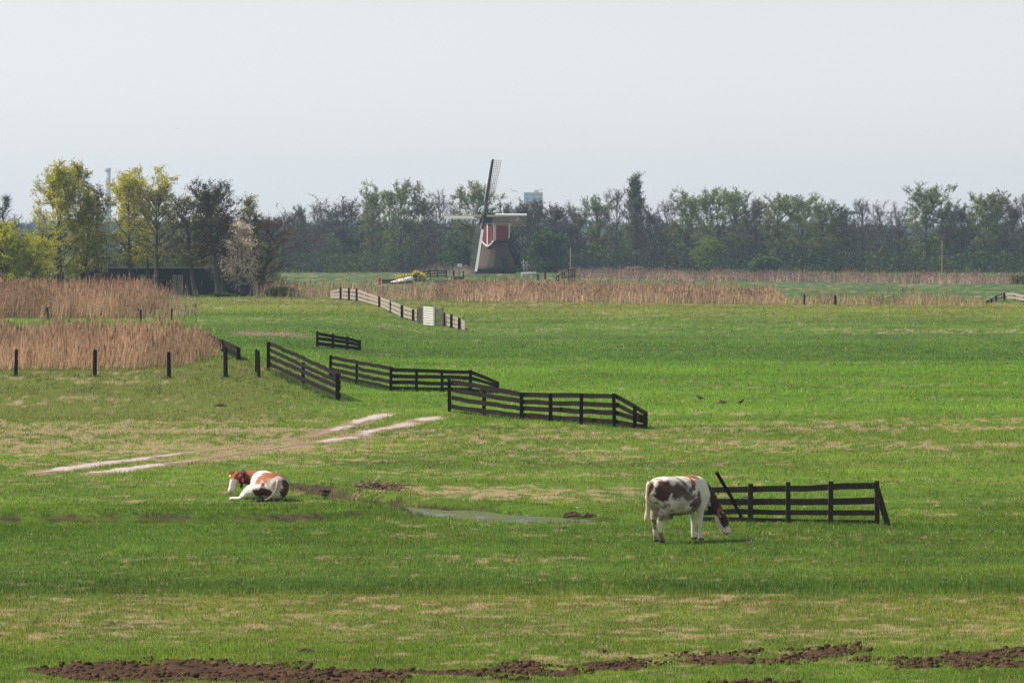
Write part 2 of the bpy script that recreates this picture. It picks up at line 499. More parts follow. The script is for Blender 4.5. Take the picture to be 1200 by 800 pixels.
FMM = np.concatenate([remap[FM], FK]); mcol_all = np.concatenate([mcol.reshape(-1, 3)[used], kc])
mud = np_obj("mud", VM, FMM, M['mud'], mcol_all, None, False)
tag(mud, kind="structure")

# wheel tracks of pale grit
def strip(name, pts, w):
    P = []
    for a, b in zip(pts[:-1], pts[1:]):
        n = max(2, int(math.hypot(b[0] - a[0], b[1] - a[1]) / 0.16))
        for i in range(n): P.append((a[0] + (b[0] - a[0]) * i / n, a[1] + (b[1] - a[1]) * i / n))
    P = np.array(P + [pts[-1]])
    T = np.gradient(P, axis=0); T /= np.linalg.norm(T, axis=1)[:, None]
    N = np.stack([-T[:, 1], T[:, 0]], -1)
    n = len(P); K = 9
    ends = np.minimum(1, np.minimum(np.arange(n), n - 1 - np.arange(n)) / 6.0 + 0.08)
    hw = [w * ends * (0.25 + 1.0 * fbm(np.arange(n) * 0.30, np.full(n, 3.0 + sd), 91 + sd, 3) + 0.8 * vnoise(np.arange(n) * 1.1, np.full(n, 7.0 + sd), 97 + sd)) * np.interp(px_of(P[:, 0], P[:, 1]), [0, 90, 200, 260, 330, 380, 520], [1, 1, 0.95, 0.30, 0.38, 1, 1.1]) for sd in (0, 1)]
    V = []
    for k in range(K):
        f = k / (K - 1)
        q = P + N * (hw[0] * (1 - f) - hw[1] * f)[:, None]
        z = ht(q[:, 0], q[:, 1]) + 0.012 + 0.02 * (0.25 - (f - 0.5) ** 2) + 0.012 * (fbm(q[:, 0] * 3, q[:, 1] * 3, 95, 2) - 0.5)
        if k in (0, K - 1): z -= 0.03
        V.append(np.column_stack([q, z]))
    V = np.stack(V, 1).reshape(-1, 3)
    I = np.arange(n * K).reshape(n, K)
    Fq = np.stack([I[:-1, :-1], I[1:, :-1], I[1:, 1:], I[:-1, 1:]], -1).reshape(-1, 4)
    fk = np.tile(np.abs(np.linspace(-1, 1, K)), n); xy = V[:, :2]
    pn = fbm(xy[:, 0] * 1.2, xy[:, 1] * 0.45, 98, 4)
    endw = np.interp(px_of(xy[:, 0], xy[:, 1]), [0, 90, 190, 250, 370, 410, 520], [.35, .35, .30, -.3, -.2, .30, .38])
    pale = sstep(0.0, 0.2, pn - 0.42 + 0.6 * endw - 0.28 * fk)[:, None]
    tcol = np.array([.20, .135, .085]) * (0.7 + 0.6 * fbm(xy[:, 0] * 3, xy[:, 1] * 2, 99, 3))[:, None] * (1 - pale) + np.array([.40, .335, .305]) * pale
    o = np_obj(name, V, Fq, M['track'], tcol, None, True)
    tag(o, kind="structure")
for t, w in zip(TRACKS, (0.34, 0.40)): strip("wheel_track", t, w)

# water
m, nt, b, out = new_mat("ditch_water")
nz = noise_node(nt, 1.6, 5, mapped(nt, (1.0, 0.45, 1)))
nt.links.new(ramp2(nt, nz.outputs["Fac"], (.030, .034, .016), (.10, .12, .04), 0.34, 0.54), b.inputs["Base Color"])
nt.links.new(ramp2(nt, nz.outputs["Fac"], (.12, .12, .12), (.75, .75, .75), 0.34, 0.54), b.inputs["Roughness"])
nt.links.new(ramp2(nt, nz.outputs["Fac"], (.40, .40, .40), (.04, .04, .04), 0.34, 0.54), b.inputs["Specular IOR Level"])
b.inputs["IOR"].default_value = 1.33
nz2 = noise_node(nt, 9.0, 3, mapped(nt, (1.0, 2.0, 1)))
bp = nt.nodes.new("ShaderNodeBump"); bp.inputs["Strength"].default_value = 0.35; bp.inputs["Distance"].default_value = 0.012
nt.links.new(nz2.outputs["Fac"], bp.inputs["Height"]); nt.links.new(bp.outputs[0], b.inputs["Normal"])
M['water'] = m
wx, wy = np.meshgrid(np.linspace(-8.5, 4.5, 66), np.linspace(92.5, 110.5, 91), indexing='ij')
wi = np.arange(wx.size).reshape(wx.shape)
wsd = np.minimum(poly_sd(wx, wy, POND), poly_sd(wx, wy, RILL)) < 0.22
wq = np.stack([wi[:-1, :-1], wi[1:, :-1], wi[1:, 1:], wi[:-1, 1:]], -1)[wsd[:-1, :-1] | wsd[1:, 1:] | wsd[1:, :-1] | wsd[:-1, 1:]]
wu, winv = np.unique(wq, return_inverse=True)
water = np_obj("water", np.stack([wx.ravel(), wy.ravel(), np.full(wx.size, WATER_Z)], -1)[wu], winv.reshape(wq.shape), M['water'])
tag(water, kind="structure")

# ------------------------------------------------------------------ grass
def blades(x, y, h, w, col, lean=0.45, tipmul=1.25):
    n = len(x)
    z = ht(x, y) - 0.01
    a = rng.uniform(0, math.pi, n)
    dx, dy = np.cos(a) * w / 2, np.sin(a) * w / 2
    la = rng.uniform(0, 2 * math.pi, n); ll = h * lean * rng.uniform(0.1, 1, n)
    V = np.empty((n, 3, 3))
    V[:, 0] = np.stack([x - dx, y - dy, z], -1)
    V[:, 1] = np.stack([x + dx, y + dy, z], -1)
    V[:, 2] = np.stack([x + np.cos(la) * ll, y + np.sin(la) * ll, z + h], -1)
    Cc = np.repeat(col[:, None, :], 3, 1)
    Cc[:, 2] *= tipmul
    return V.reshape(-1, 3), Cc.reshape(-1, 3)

VV, CC = [], []
GRASS_GAIN = 1.68
def add_grass(y0, y1, n, hmul=1.0, spread=0.15):
    u = rng.uniform(0, 1, n)
    # even density over the ground of each belt
    y = np.sqrt(y0 * y0 + u * (y1 * y1 - y0 * y0))
    x = rng.uniform(-spread, spread, n) * y
    c, dry, soil = ground_col(x, y, False)
    ok = (rng.uniform(0, 1, n) > np.clip(mud_mask(x, y) * 1.5, 0, 0.93)) & (rng.uniform(0, 1, n) > soil * 0.6)
    md = (y > 85) & (y < 125)
    if md.any():
        sp = np.full(n, 9.0)
        sp[md] = np.minimum(poly_sd(x[md], y[md], POND), poly_sd(x[md], y[md], RILL))
        ok &= (sp > -0.08) | (rng.uniform(0, 1, n) < 0.05)
    mt = (y > 100) & (y < 165) & (x < 2)
    if mt.any():
        f = np.full(n, 9.0)
        for t in TRACKS: f[mt] = np.minimum(f[mt], seg_dist(x[mt], y[mt], t))
        ok &= (f > 0.16 + 0.2 * fbm(x * 2.0, y * 1.0, 62, 3)) | (rng.uniform(0, 1, n) < 0.12)
    x, y, c, dry = x[ok], y[ok], c[ok], dry[ok]
    n = len(x)
    tall = sstep(0.55, 0.75, fbm(x * 0.9, y * 0.6, 61, 3))
    fur = np.exp(-((y - 76.3) / 0.8) ** 2)
    h = (0.035 + 0.035 * rng.uniform(0, 1, n) + 0.05 * tall * rng.uniform(0, 1, n) + 0.05 * fur) * hmul * (1 - 0.35 * dry)
    w = np.maximum(0.010, y / 6200.0) * rng.uniform(0.7, 1.5, n)
    j = rng.normal(1.0, 0.36, n).clip(0.3, 2.1)
    col = c * j[:, None] * np.array([1.0, 1.0, 1.0])
    hue = rng.normal(0, 0.12, n)
    col = col * np.stack([1 + hue, 1 + 0 * hue, 1 - hue], -1)
    st = rng.uniform(0, 1, n) < 0.03 + 0.75 * dry
    col[st] = np.array([.31, .23, .13]) * rng.uniform(0.5, 1.35, (st.sum(), 1))
    fl = rng.uniform(0, 1, n)
    col[fl < 0.0010] = (.36, .35, .33); col[(fl > 0.0010) & (fl < 0.0016)] = (.38, .33, .02)
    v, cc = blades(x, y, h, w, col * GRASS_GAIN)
    VV.append(v); CC.append(cc)
add_grass(57, 75, 240000)
add_grass(75, 100, 230000, 1.1)
add_grass(100, 150, 180000, 1.3)
add_grass(150, 260, 150000, 1.8)
add_grass(260, 430, 70000, 2.2)
# rank tufts along the ditch, the furrow and the foot of the bank
def tufts(x, y, n_per, h0, r, base, jit=0.25):
    n = len(x)
    X = np.repeat(x, n_per) + rng.normal(0, r, n * n_per)
    Y = np.repeat(y, n_per) + rng.normal(0, r * 1.3, n * n_per)
    hh = np.repeat(h0 if hasattr(h0, '__len__') else np.full(n, h0), n_per) * rng.uniform(0.5, 1.1, n * n_per)
    tone = np.repeat(rng.normal(1, 0.25, n), n_per)[:, None]
    col = np.array(base) * tone * rng.normal(1, jit, (n * n_per, 1)).clip(0.4, 1.8)
    v, cc = blades(X, Y, hh, np.maximum(0.012, Y / 6200), col, 0.8)
    VV.append(v); CC.append(cc)
pb = np.array(POND + RILL)
k = 110
t_ = rng.integers(0, len(pb) - 1, k); f_ = rng.uniform(0, 1, k)
ex = pb[t_, 0] * (1 - f_) + pb[t_ + 1, 0] * f_ + rng.normal(0, 0.35, k); ey = pb[t_, 1] * (1 - f_) + pb[t_ + 1, 1] * f_ + rng.normal(0, 0.35, k)
tufts(ex, ey, 26, rng.uniform(0.07, 0.17, k), 0.11, (.085, .13, .025))
k = 60
ex = rng.uniform(-6.6, -2.2, k); ey = np.interp(ex, [-6.6, -2.2], [99.5, 96.8]) + rng.normal(0, 1.0, k)
tufts(ex, ey, 26, rng.uniform(0.08, 0.18, k), 0.14, (.095, .14, .028))
k = 70
ex = rng.uniform(-12.5, -4, k); ey = scarp_y(ex) + rng.normal(0.05, 0.25, k)
tufts(ex, ey, 22, rng.uniform(0.06, 0.12, k), 0.10, (.085, .13, .03))
k = 120
ex = rng.uniform(-11.5, 11.5, k); ey = 76.4 + rng.normal(0, 0.55, k)
tufts(ex, ey, 22, rng.uniform(0.06, 0.11, k), 0.12, (.045, .095, .018))
k = 220
ey = rng.uniform(165, 205, k); ex = rng.uniform(-26, -9, k)
tufts(ex, ey, 14, rng.uniform(0.10, 0.26, k), 0.22, (.10, .11, .035))
FEET = [[(314, 433), (396, 470)], [(387, 443), (458, 458), (551, 460), (583, 461)], [(527, 482), (611, 491), (720, 500), (756, 503)], [(372, 406.5), (407, 410)], [(836, 611.5), (924, 613), (1028, 615)],
        [(16, 440.5), (22, 440.5)], [(108, 441), (114, 441)], [(195, 443), (201, 443)], [(262, 442), (267, 442)], [(299, 440), (305, 442)]]
for line in FEET:
    W3 = [at(*q) for q in line]
    for a_, b_ in zip(W3[:-1], W3[1:]):
        k = max(3, int((b_ - a_).length * 3.2)); u = rng.uniform(0, 1, k)
        tufts(a_.x + (b_.x - a_.x) * u + rng.normal(0, .06, k), a_.y + (b_.y - a_.y) * u - rng.uniform(-.15, .35, k), 16, rng.uniform(0.08, 0.24, k), 0.10, (.075, .115, .025))
# uneven grazing: rank patches and pale seed stalks over the whole pasture
k = 1500
ey = 58 + 130 * rng.uniform(0, 1, k) ** 1.3; ex = rng.uniform(-.14, .14, k) * ey
okp = (mud_mask(ex, ey) < .05) & (np.minimum(poly_sd(ex, ey, POND), poly_sd(ex, ey, RILL)) > .3); ex, ey = ex[okp], ey[okp]
tufts(ex, ey, 12, rng.uniform(0.04, 0.10, len(ex)), 0.09, (.075, .125, .02), 0.35)
V = np.concatenate(VV); Cg = np.concatenate(CC)
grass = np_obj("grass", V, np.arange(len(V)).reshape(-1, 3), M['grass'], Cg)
tag(grass, "short green pasture grass with dry straw patches over the whole field", "grass", kind="stuff")

# ------------------------------------------------------------------ reeds
def reed_bed(label, poly, dens, h0, h1, cols, name="reed_bed", wmul=1.0, edge=1.0, short_edge=True):
    P = np.array(poly)
    lo, hi = P.min(0), P.max(0)
    area = 0.5 * abs(sum(P[i][0] * P[(i + 1) % len(P)][1] - P[(i + 1) % len(P)][0] * P[i][1] for i in range(len(P))))
    n = int(area * dens * (hi - lo).prod() / area)
    x = rng.uniform(lo[0], hi[0], n); y = rng.uniform(lo[1], hi[1], n)
    sd = poly_sd(x, y, P)
    sd = sd + 3.2 * edge * (fbm(x * 0.5, y * 0.22, 101, 4) - 0.5)
    ok = sd < 0
    x, y, sd = x[ok], y[ok], sd[ok]
    n = len(x)
    cl = fbm(x * 0.5, y * 0.25, 103, 3)
    h = h0 + (h1 - h0) * np.clip(0.45 + 2.2 * (cl - 0.5) + rng.normal(0, 0.26, n), -0.35, 1.45)
    h *= 0.72 + 0.56 * vnoise(x * 1.3, y * 0.5, 104)
    if short_edge: h *= 0.55 + 0.45 * sstep(0, 1.8 * edge, -sd)
    w = np.maximum(0.018, y / 6600) * wmul * rng.uniform(0.7, 1.3, n)
    z = ht(x, y)
    a = rng.uniform(0, math.pi, n); dx, dy = np.cos(a) * w / 2, np.sin(a) * w / 2
    lx = h * (rng.normal(0.08, 0.16, n)); ly = h * rng.normal(0, 0.12, n)
    base = np.array(cols)[rng.integers(0, len(cols), n)] * rng.normal(1, 0.28, (n, 1)).clip(0.4, 1.8) * (0.45 + 1.1 * fbm(x * 0.45, y * 0.14, 107, 4))[:, None]
    V = np.empty((n, 3, 3)); Cc = np.empty((n, 3, 3))
    V[:, 0] = np.stack([x - dx, y - dy, z - 0.03], -1); V[:, 1] = np.stack([x + dx, y + dy, z - 0.03], -1)
    V[:, 2] = np.stack([x + lx, y + ly, z + h], -1)
    Cc[:] = base[:, None]
    # feathery plume near the top of some stems
    pl = rng.uniform(0, 1, n) < 0.45
    k = pl.sum()
    W = np.empty((k, 3, 3)); D = np.empty((k, 3, 3))
    tx, ty, tz = (x + lx)[pl], (y + ly)[pl], (z + h)[pl]
    s_ = rng.choice([-1, 1], k)
    W[:, 0] = np.stack([tx, ty, tz + 0.06], -1)
    W[:, 1] = np.stack([tx - w[pl] * 0.8, ty, tz - 0.30], -1)
    W[:, 2] = np.stack([tx + w[pl] * 1.1 * s_, ty + 0.02, tz - 0.20], -1)
    D[:] = (base[pl] * np.array([0.80, 0.70, 0.68]))[:, None]
    VA = np.concatenate([V.reshape(-1, 3), W.reshape(-1, 3)]); CA = np.concatenate([Cc.reshape(-1, 3), D.reshape(-1, 3)])
    o = np_obj(name, VA, np.arange(len(VA)).reshape(-1, 3), M['reed'], CA)
    return tag(o, label, "reeds", kind="stuff")

TAN = [(.52, .345, .215), (.58, .40, .25), (.42, .27, .17), (.48, .36, .22), (.33, .21, .13)]
def gp(px, py): p = at(px, py); return (p.x, p.y)
def gq(px, py, dy=0): y = KH / (py - HOR); return ((px - 600) / FPX * y, y + dy)
reed_bed("lower bed of dry tan reeds behind the row of posts at left",
         [gp(-60, 431), gp(60, 433), gp(150, 434), gp(215, 431), gp(243, 424), (-14.3, 199), (-16.2, 213), (-18, 216), (-36, 217), (-36, 190)], 38, 0.85, 1.6, TAN)
reed_bed("tall upper bed of dry tan reeds in front of the trees at left",
         [(-46, 298), (-34, 296), (-27.0, 297), (-25.2, 303), (-26.6, 322), (-28.6, 335), (-33, 345), (-52, 345)], 32, 1.6, 2.35, TAN)
reed_bed("thin tuft of reeds at the right end of the tall upper reed bed",
         [(-26.2, 296), (-23.6, 296), (-23.4, 312), (-26.0, 312)], 9, 1.3, 2.3, [(.42, .36, .2), (.4, .3, .2)])
reed_bed("long belt of dry tan reeds in front of the windmill",
         [gq(540, 354), gq(700, 354.5), gq(800, 356), gq(900, 357), gq(930, 357.5), gq(905, 352), gq(800, 347), gq(700, 345), gq(560, 343.5), gq(515, 345), gq(505, 352)], 8, 0.95, 1.75, TAN)
reed_bed("low straggling fringe of reeds between the pale fence and the windmill",
         [gq(300, 352.5), gq(420, 352), gq(540, 354), gq(530, 349), gq(480, 348), gq(300, 348)], 3.2, 0.9, 1.9, TAN)
reed_bed("low broken fringe of reeds along the far ditch at right",
         [gq(925, 357), gq(1010, 357.5), gq(1080, 358), gq(1150, 358.5), gq(1150, 355.8), gq(1080, 355.8), gq(1010, 355.5), gq(925, 354.5)], 5.0, 0.4, 1.35, TAN + [(.30, .24, .10)])
reed_bed("long thin belt of reeds along the foot of the far wood",
         [gq(655, 327), gq(760, 328.5), gq(900, 330.5), gq(1060, 332.3), gq(1230, 333.5), gq(1230, 330.5), gq(1060, 328.8), gq(900, 326.8), gq(760, 325), gq(655, 324)], 3.0, 0.95, 1.5,
         [(.36, .25, .19), (.42, .29, .22), (.30, .21, .17)], edge=1.5)
reed_bed("thin reed belt under the far wood left of the windmill",
         [gq(270, 316.5), gq(420, 318), gq(520, 320.5), gq(560, 323), gq(560, 320), gq(520, 317.5), gq(420, 315.5), gq(270, 314.5)], 2.2, 1.0, 1.8,
         [(.34, .25, .19), (.38, .28, .22), (.28, .20, .17)], edge=1.5)
# ------------------------------------------------------------------ windmill
mill_p = at_y(580.5, 326.5, 668.0); mill_p.z = gz(mill_p.x, 668.0)
mill = empty("windmill", mill_p, math.radians(226))
tag(mill, "thatched polder windmill with red upper body, white trim and four lattice sails", "windmill")
M['thatch'] = mat_two("thatch", (.05, .037, .028), (.125, .093, .068), (2, 2, 9), 0.95, 0.8, 3, 0.08)
M['redboard'] = mat_two("red_boards", (.15, .024, .028), (.23, .038, .040), (4, 4, 1), 0.7, 0.2, 3)
M['white'] = mat_two("white_paint", (.68, .67, .64), (.82, .81, .78), (3, 3, 3), 0.6, 0.1, 3)
M['tar'] = mat_two("tarred_boards", (.014, .015, .017), (.035, .035, .036), (4, 4, 1), 0.7, 0.2, 3)
M['lath'] = mat_two("sail_lath", (.10, .09, .07), (.19, .17, .13), (4, 4, 4), 0.85, 0.1, 3)
def frustum(mb, s0, s1, z0, z1, bulge=0.0, n=6, corner=0.12):
    """square tower with softened corners between two heights"""
    ring = []
    for q, (cx, cy) in enumerate(((1, 1), (-1, 1), (-1, -1), (1, -1))):
        for a in (0.0, 45.0, 90.0):
            ang = math.radians(a + 90 * q)
            ring.append((cx * (1 - corner) + corner * math.cos(ang), cy * (1 - corner) + corner * math.sin(ang)))
    rows_ = []
    for i in range(n + 1):
        t = i / n; sz = (s0 + (s1 - s0) * t) / 2 - bulge * math.sin(math.pi * t)
        rows_ += [(x * sz, y * sz, z0 + (z1 - z0) * t) for x, y in ring]
    k = len(ring); f = []
    for i in range(n):
        for j in range(k): f.append((i * k + j, i * k + (j + 1) % k, (i + 1) * k + (j + 1) % k, (i + 1) * k + j))
    f.append(tuple(range(k - 1, -1, -1))); f.append(tuple(n * k + j for j in range(k)))
    mb.add(rows_, f)
b_ = MB(); frustum(b_, 4.7, 4.7, -0.5, 0.75, 0, 1, 0.02); b_.build("base_wall", M['tar'], mill)
b_ = MB(); frustum(b_, 5.2, 2.75, 0.55, 5.1, 0.12, 6); b_.build("thatch_skirt", M['thatch'], mill, True)
# door in the right-hand thatch face (local +y)
dr = MB(); dr.beam((0.2, 2.62, 0.1), (0.2, 2.06, 2.55), 0.95, 0.30, up=(0, 1, 0.2)); door = dr.build("door", M['tar'], mill)
dh = MB(); dh.beam((0.2, 2.10, 2.55), (0.2, 2.0, 2.75), 1.2, 0.45, up=(0, 1, 0.2)); dh.build("door_hood", M['thatch'], mill)
# upper body: front (+x) narrow and pointed below, sides boarded red
UX0, UX1, UY, UZ0, UZ1 = -1.65, 1.55, 1.42, 5.15, 8.15
ub = MB()
ub.add([(UX0, -UY, UZ0), (UX1, -UY, UZ0), (UX1, UY, UZ0), (UX0, UY, UZ0), (UX0, -UY, UZ1), (UX1, -UY, UZ1), (UX1, UY, UZ1), (UX0, UY, UZ1)],
       [(3, 2, 1, 0), (4, 5, 6, 7), (0, 1, 5, 4), (1, 2, 6, 5), (2, 3, 7, 6), (3, 0, 4, 7)])
ub.build("upper_body", M['redboard'], mill)
fb = MB()
prof = [(-1.36, UZ1 - 0.1), (1.36, UZ1 - 0.1), (1.5, UZ0 + 0.2), (0.75, UZ0 - 0.45), (0.0, UZ0 - 0.85), (-0.75, UZ0 - 0.45), (-1.5, UZ0 + 0.2)]
k = len(prof)
fb.add([(UX1 + 0.01, a, z) for a, z in prof] + [(UX1 + 0.22, a, z) for a, z in prof],
       [tuple(range(k - 1, -1, -1)), tuple(range(k, 2 * k))] + [(i, (i + 1) % k, (i + 1) % k + k, i + k) for i in range(k)])
front = fb.build("front_panel", M['redboard'], mill)
tr = MB()
X1 = UX1 + 0.26
for (a0, z0), (a1, z1) in zip(prof, prof[1:] + prof[:1]): tr.beam((X1, a0, z0), (X1, a1, z1), 0.09, 0.24, up=(0, -(z1 - z0), a1 - a0) if True else None)
tr.beam((X1, 0, UZ0 - 0.85), (X1, 0, UZ1 - 0.1), 0.09, 0.22, up=(0, 1, 0))
tr.build("front_trim", M['white'], front)
st = MB()
for sy in (-1, 1):
    st.beam((UX0 - 0.03, sy * (UY + 0.03), UZ1 - 0.12), (UX1, sy * (UY + 0.03), UZ1 - 0.12), 0.10, 0.26)
    for xx in (UX0, UX1 - 0.05): st.beam((xx, sy * (UY + 0.04), UZ0), (xx, sy * (UY + 0.04), UZ1), 0.10, 0.2, up=(1, 0, 0))
st.build("side_trim", M['white'], mill)
sk = MB(); sk.add([(-1.8, -1.7, 4.95), (1.7, -1.7, 4.95), (1.7, 1.7, 4.95), (-1.8, 1.7, 4.95), (-1.7, -1.5, 5.35), (1.5, -1.5, 5.35), (1.5, 1.5, 5.35), (-1.7, 1.5, 5.35)],
       [(3, 2, 1, 0), (4, 5, 6, 7), (0, 1, 5, 4), (1, 2, 6, 5), (2, 3, 7, 6), (3, 0, 4, 7)]); sk.build("skirting", M['tar'], mill)
rf = MB()
sec = [(-1.75, 8.0), (-1.7, 8.5), (-1.15, 9.15), (-0.45, 9.55), (0, 9.68), (0.45, 9.55), (1.15, 9.15), (1.7, 8.5), (1.75, 8.0)]
k = len(sec); vs = []
for xx, sc_, dz in ((UX0 - 0.25, 0.92, -0.25), (-0.4, 1.0, 0.0), (UX1 + 0.35, 1.0, 0.12)): vs += [(xx, a * sc_, z + dz * (z - 8.0) / 1.6) for a, z in sec]
fs = [tuple(range(k - 1, -1, -1)), tuple(2 * k + i for i in range(k))]
for r_ in range(2):
    for i in range(k - 1): fs.append((r_ * k + i, r_ * k + i + 1, (r_ + 1) * k + i + 1, (r_ + 1) * k + i))
    fs.append((r_ * k + k - 1, r_ * k, (r_ + 1) * k, (r_ + 1) * k + k - 1))
rf.add(vs, fs); roof = rf.build("roof", M['tar'], mill)
fi = MB(); fi.tube([(-1.7, 0, 9.3), (-1.7, 0, 9.9), (-1.7, 0, 10.2), (-1.7, 0, 10.75)], [0.13, 0.10, 0.17, 0.03], 8); fi.build("finial", M['white'], roof)
# windshaft and sails
INC = math.radians(13)
hub = np.array([2.45, 0, 9.2])
ax = np.array([math.cos(INC), 0, math.sin(INC)]); tdir = np.array([-math.sin(INC), 0, math.cos(INC)]); ydir = np.array([0, 1.0, 0])
ws = MB(); ws.tube([hub - ax * 2.0, hub - ax * 0.4, hub + ax * 0.35, hub + ax * 0.5], [0.26, 0.26, 0.34, 0.2], 10); ws.build("windshaft", M['tar'], mill)
for q, (e, w) in enumerate(((tdir, ydir), (ydir, -tdir), (-tdir, -ydir), (-ydir, tdir))):
    o_ = hub + ax * (0.12 if q % 2 == 0 else -0.18)
    s_ = MB(); s_.beam(o_, o_ + e * 9.25, 0.34, 0.36, up=w, w2=0.17, h2=0.20); sail = s_.build("sail", M['tar'] if q % 2 == 0 else M['lath'], mill)
    la = MB()
    for k_ in range(21):
        r_ = 1.9 + 7.2 * k_ / 20; tw = 0.18 - 0.3 * (r_ - 2) / 7
        a_ = o_ + e * r_; la.beam(a_, a_ + w * 1.55 + ax * tw * 1.4 - ax * 0.2, 0.045, 0.045, up=ax)
    for f_ in (0.4, 0.78, 1.16, 1.55):
        a_ = o_ + e * 1.9 + w * f_ + ax * (0.25 - 0.14) * f_; c_ = o_ + e * 9.1 + w * f_ - ax * (0.22 + 0.1) * f_ / 1.55
        la.beam(a_, c_, 0.045, 0.045, up=ax)
    la.build("lattice", M['lath'], sail)
    ld = MB(); ld.beam(o_ + e * 2.3 - w * 0.26 + ax * 0.12, o_ + e * 9.15 - w * 0.22 + ax * 0.05, 0.05, (0.50, 0.13, 0.40, 0.40)[q], up=w * 0.85 + ax * 0.5)
    ld.build("leading_board", M[('tar', 'white', 'white', 'white')[q]], sail)  # upper sail's board is dark, the other three white
    if q == 0:
        le = MB(); le.beam(o_ + e * 2.3 - w * 0.53 - ax * 0.05, o_ + e * 7.6 - w * 0.48, 0.05, 0.09, up=w); le.build("edge_strip", M['white'], sail)
# tail pole, braces, stair and winding wheel at the back (-x)
tp = MB(); tp.beam((-1.6, 0, 6.0), (-6.1, 0, 0.45), 0.36, 0.36); tp.build("tail_pole", M['tar'], mill)
for sy in (-1, 1):
    bb = MB(); bb.beam((-1.6, sy * 1.65, 5.6), (-5.9, sy * 0.35, 0.7), 0.22, 0.22); bb.build("brace", M['tar'], mill)
    b2 = MB(); b2.beam((-1.6, sy * 0.75, 5.4), (-5.2, sy * 1.0, 0.3), 0.14, 0.24); b2.build("stair_string", M['tar'], mill)
    b3 = MB(); b3.beam((-1.6, sy * 0.85, 6.2), (-4.6, sy * 1.1, 3.9), 0.14, 0.16); b3.beam((-2.7, sy * 0.9, 3.2), (-2.7, sy * 0.9, 6.5), 0.16, 0.16, up=(1, 0, 0)); b3.beam((-4.4, sy * 1.0, 1.2), (-4.4, sy * 1.0, 4.1), 0.12, 0.12, up=(1, 0, 0)); b3.build("handrail", M['tar'], mill)
for i in range(16):
    t = (i + 0.5) / 16
    tt = MB(); tt.beam((-1.6 - 3.6 * t, -0.95, 5.4 - 5.0 * t), (-1.6 - 3.6 * t, 0.95, 5.4 - 5.0 * t), 0.26, 0.05); tt.build("stair_tread", M['tar'], mill)
xb = MB(); xb.beam((-3.9, -1.6, 3.0), (-3.9, 1.6, 3.0), 0.18, 0.18); xb.build("cross_beam", M['tar'], mill)
wl = MB()
wc = np.array([-5.75, 0.75, 1.25])
for k_ in range(8):
    a_ = math.pi * k_ / 4
    d_ = np.array([-0.70 * math.cos(a_), 0.71 * math.cos(a_), math.sin(a_)]); wl.beam(wc - d_ * 0.05, wc + d_ * 0.98, 0.10, 0.10, up=(0.7, 0.7, 0))
wl.tube([wc + 0.62 * np.array([-0.70 * math.cos(a_), 0.71 * math.cos(a_), math.sin(a_)]) for a_ in np.linspace(0, 2 * math.pi, 17)], 0.045, 5)
wl.build("winding_wheel", M['white'], mill)

# ------------------------------------------------------------------ fences
def rail_obj(name, a, b, hgt, thick, mat, root, off):
    """one board with slightly uneven edges between two points"""
    a = np.array(a); b = np.array(b)
    t = b - a; L = np.linalg.norm(t[:2]); nrm = np.array([-t[1], t[0], 0]) / (L + 1e-9)
    if nrm[1] < 0: nrm = -nrm
    n = max(2, int(L / 0.8)); v = []
    for i in range(n + 1):
        f = i / n; c = a + (b - a) * f + nrm * off
        c[2] += random.uniform(-0.02, 0.02); hh = hgt / 2 * random.uniform(0.93, 1.07)
        for sx, sz in ((-1, -1), (1, -1), (1, 1), (-1, 1)): v.append(c + nrm * sx * thick / 2 + np.array([0, 0, sz * hh]))
    f = [(3, 2, 1, 0), tuple(n * 4 + i for i in range(4))]
    for i in range(n):
        for k in range(4): f.append((i * 4 + k, i * 4 + (k + 1) % 4, i * 4 + 4 + (k + 1) % 4, i * 4 + 4 + k))
    mb = MB(); mb.add(v, f)
    return mb.build(name, mat, root, origin=root.location)

def fence(label, posts, joints=None, fr=(0.94, 0.67, 0.40, 0.12), rail_h=0.14, post_w=0.13, mats=('darkwood', 'darkwood'), overhang=(0, 0), name="wooden_fence", group=None, lean=0.02, skip_posts=(), over=0.04):
    W = []
    for px, by, ty in posts:
        g = at(px, by); W.append((g, (by - ty) / FPX * g.y))
    root = empty(name, W[0][0]); tag(root, label, "fence", group)
    for i, (g, h) in enumerate(W):
        if i in skip_posts: continue
        mb = MB(); lx, ly = random.uniform(-lean, lean) * h, random.uniform(-lean, lean) * h
        ww = post_w * random.uniform(0.9, 1.1)
        mb.beam(g - Vector((0, 0, 0.3)), g + Vector((lx, ly, h + over)), ww, ww, up=(0, 1, 0), w2=ww * 0.92, h2=ww * 0.92)
        mb.build("post", M[mats[0]], root, origin=root.location)
    joints = joints or [0, len(posts) - 1]
    for a, b in zip(joints[:-1], joints[1:]):
        (ga, ha), (gb, hb) = W[a], W[b]
        d = (gb - ga).normalized()
        ea = overhang[0] if a == joints[0] else 0.0; eb = overhang[1] if b == joints[-1] else 0.0
        for f in fr:
            f2 = f + random.uniform(-0.028, 0.028)
            pa = ga + Vector((0, 0, ha * f)) - d * ea; pb_ = gb + Vector((0, 0, hb * f2)) + d * eb
            rail_obj("rail", pa, pb_, rail_h * random.uniform(0.92, 1.08), 0.035, M[mats[1]], root, post_w / 2 + 0.02)
    return root
random.seed(5)
fence("dark plank fence sloping down the bank at left, right end nearest",
      [(314.5, 433, 401), (355, 449, 425), (396, 469.5, 438)], [0, 2], (0.95, 0.70, 0.45, 0.19), 0.16, 0.15, over=0.02)
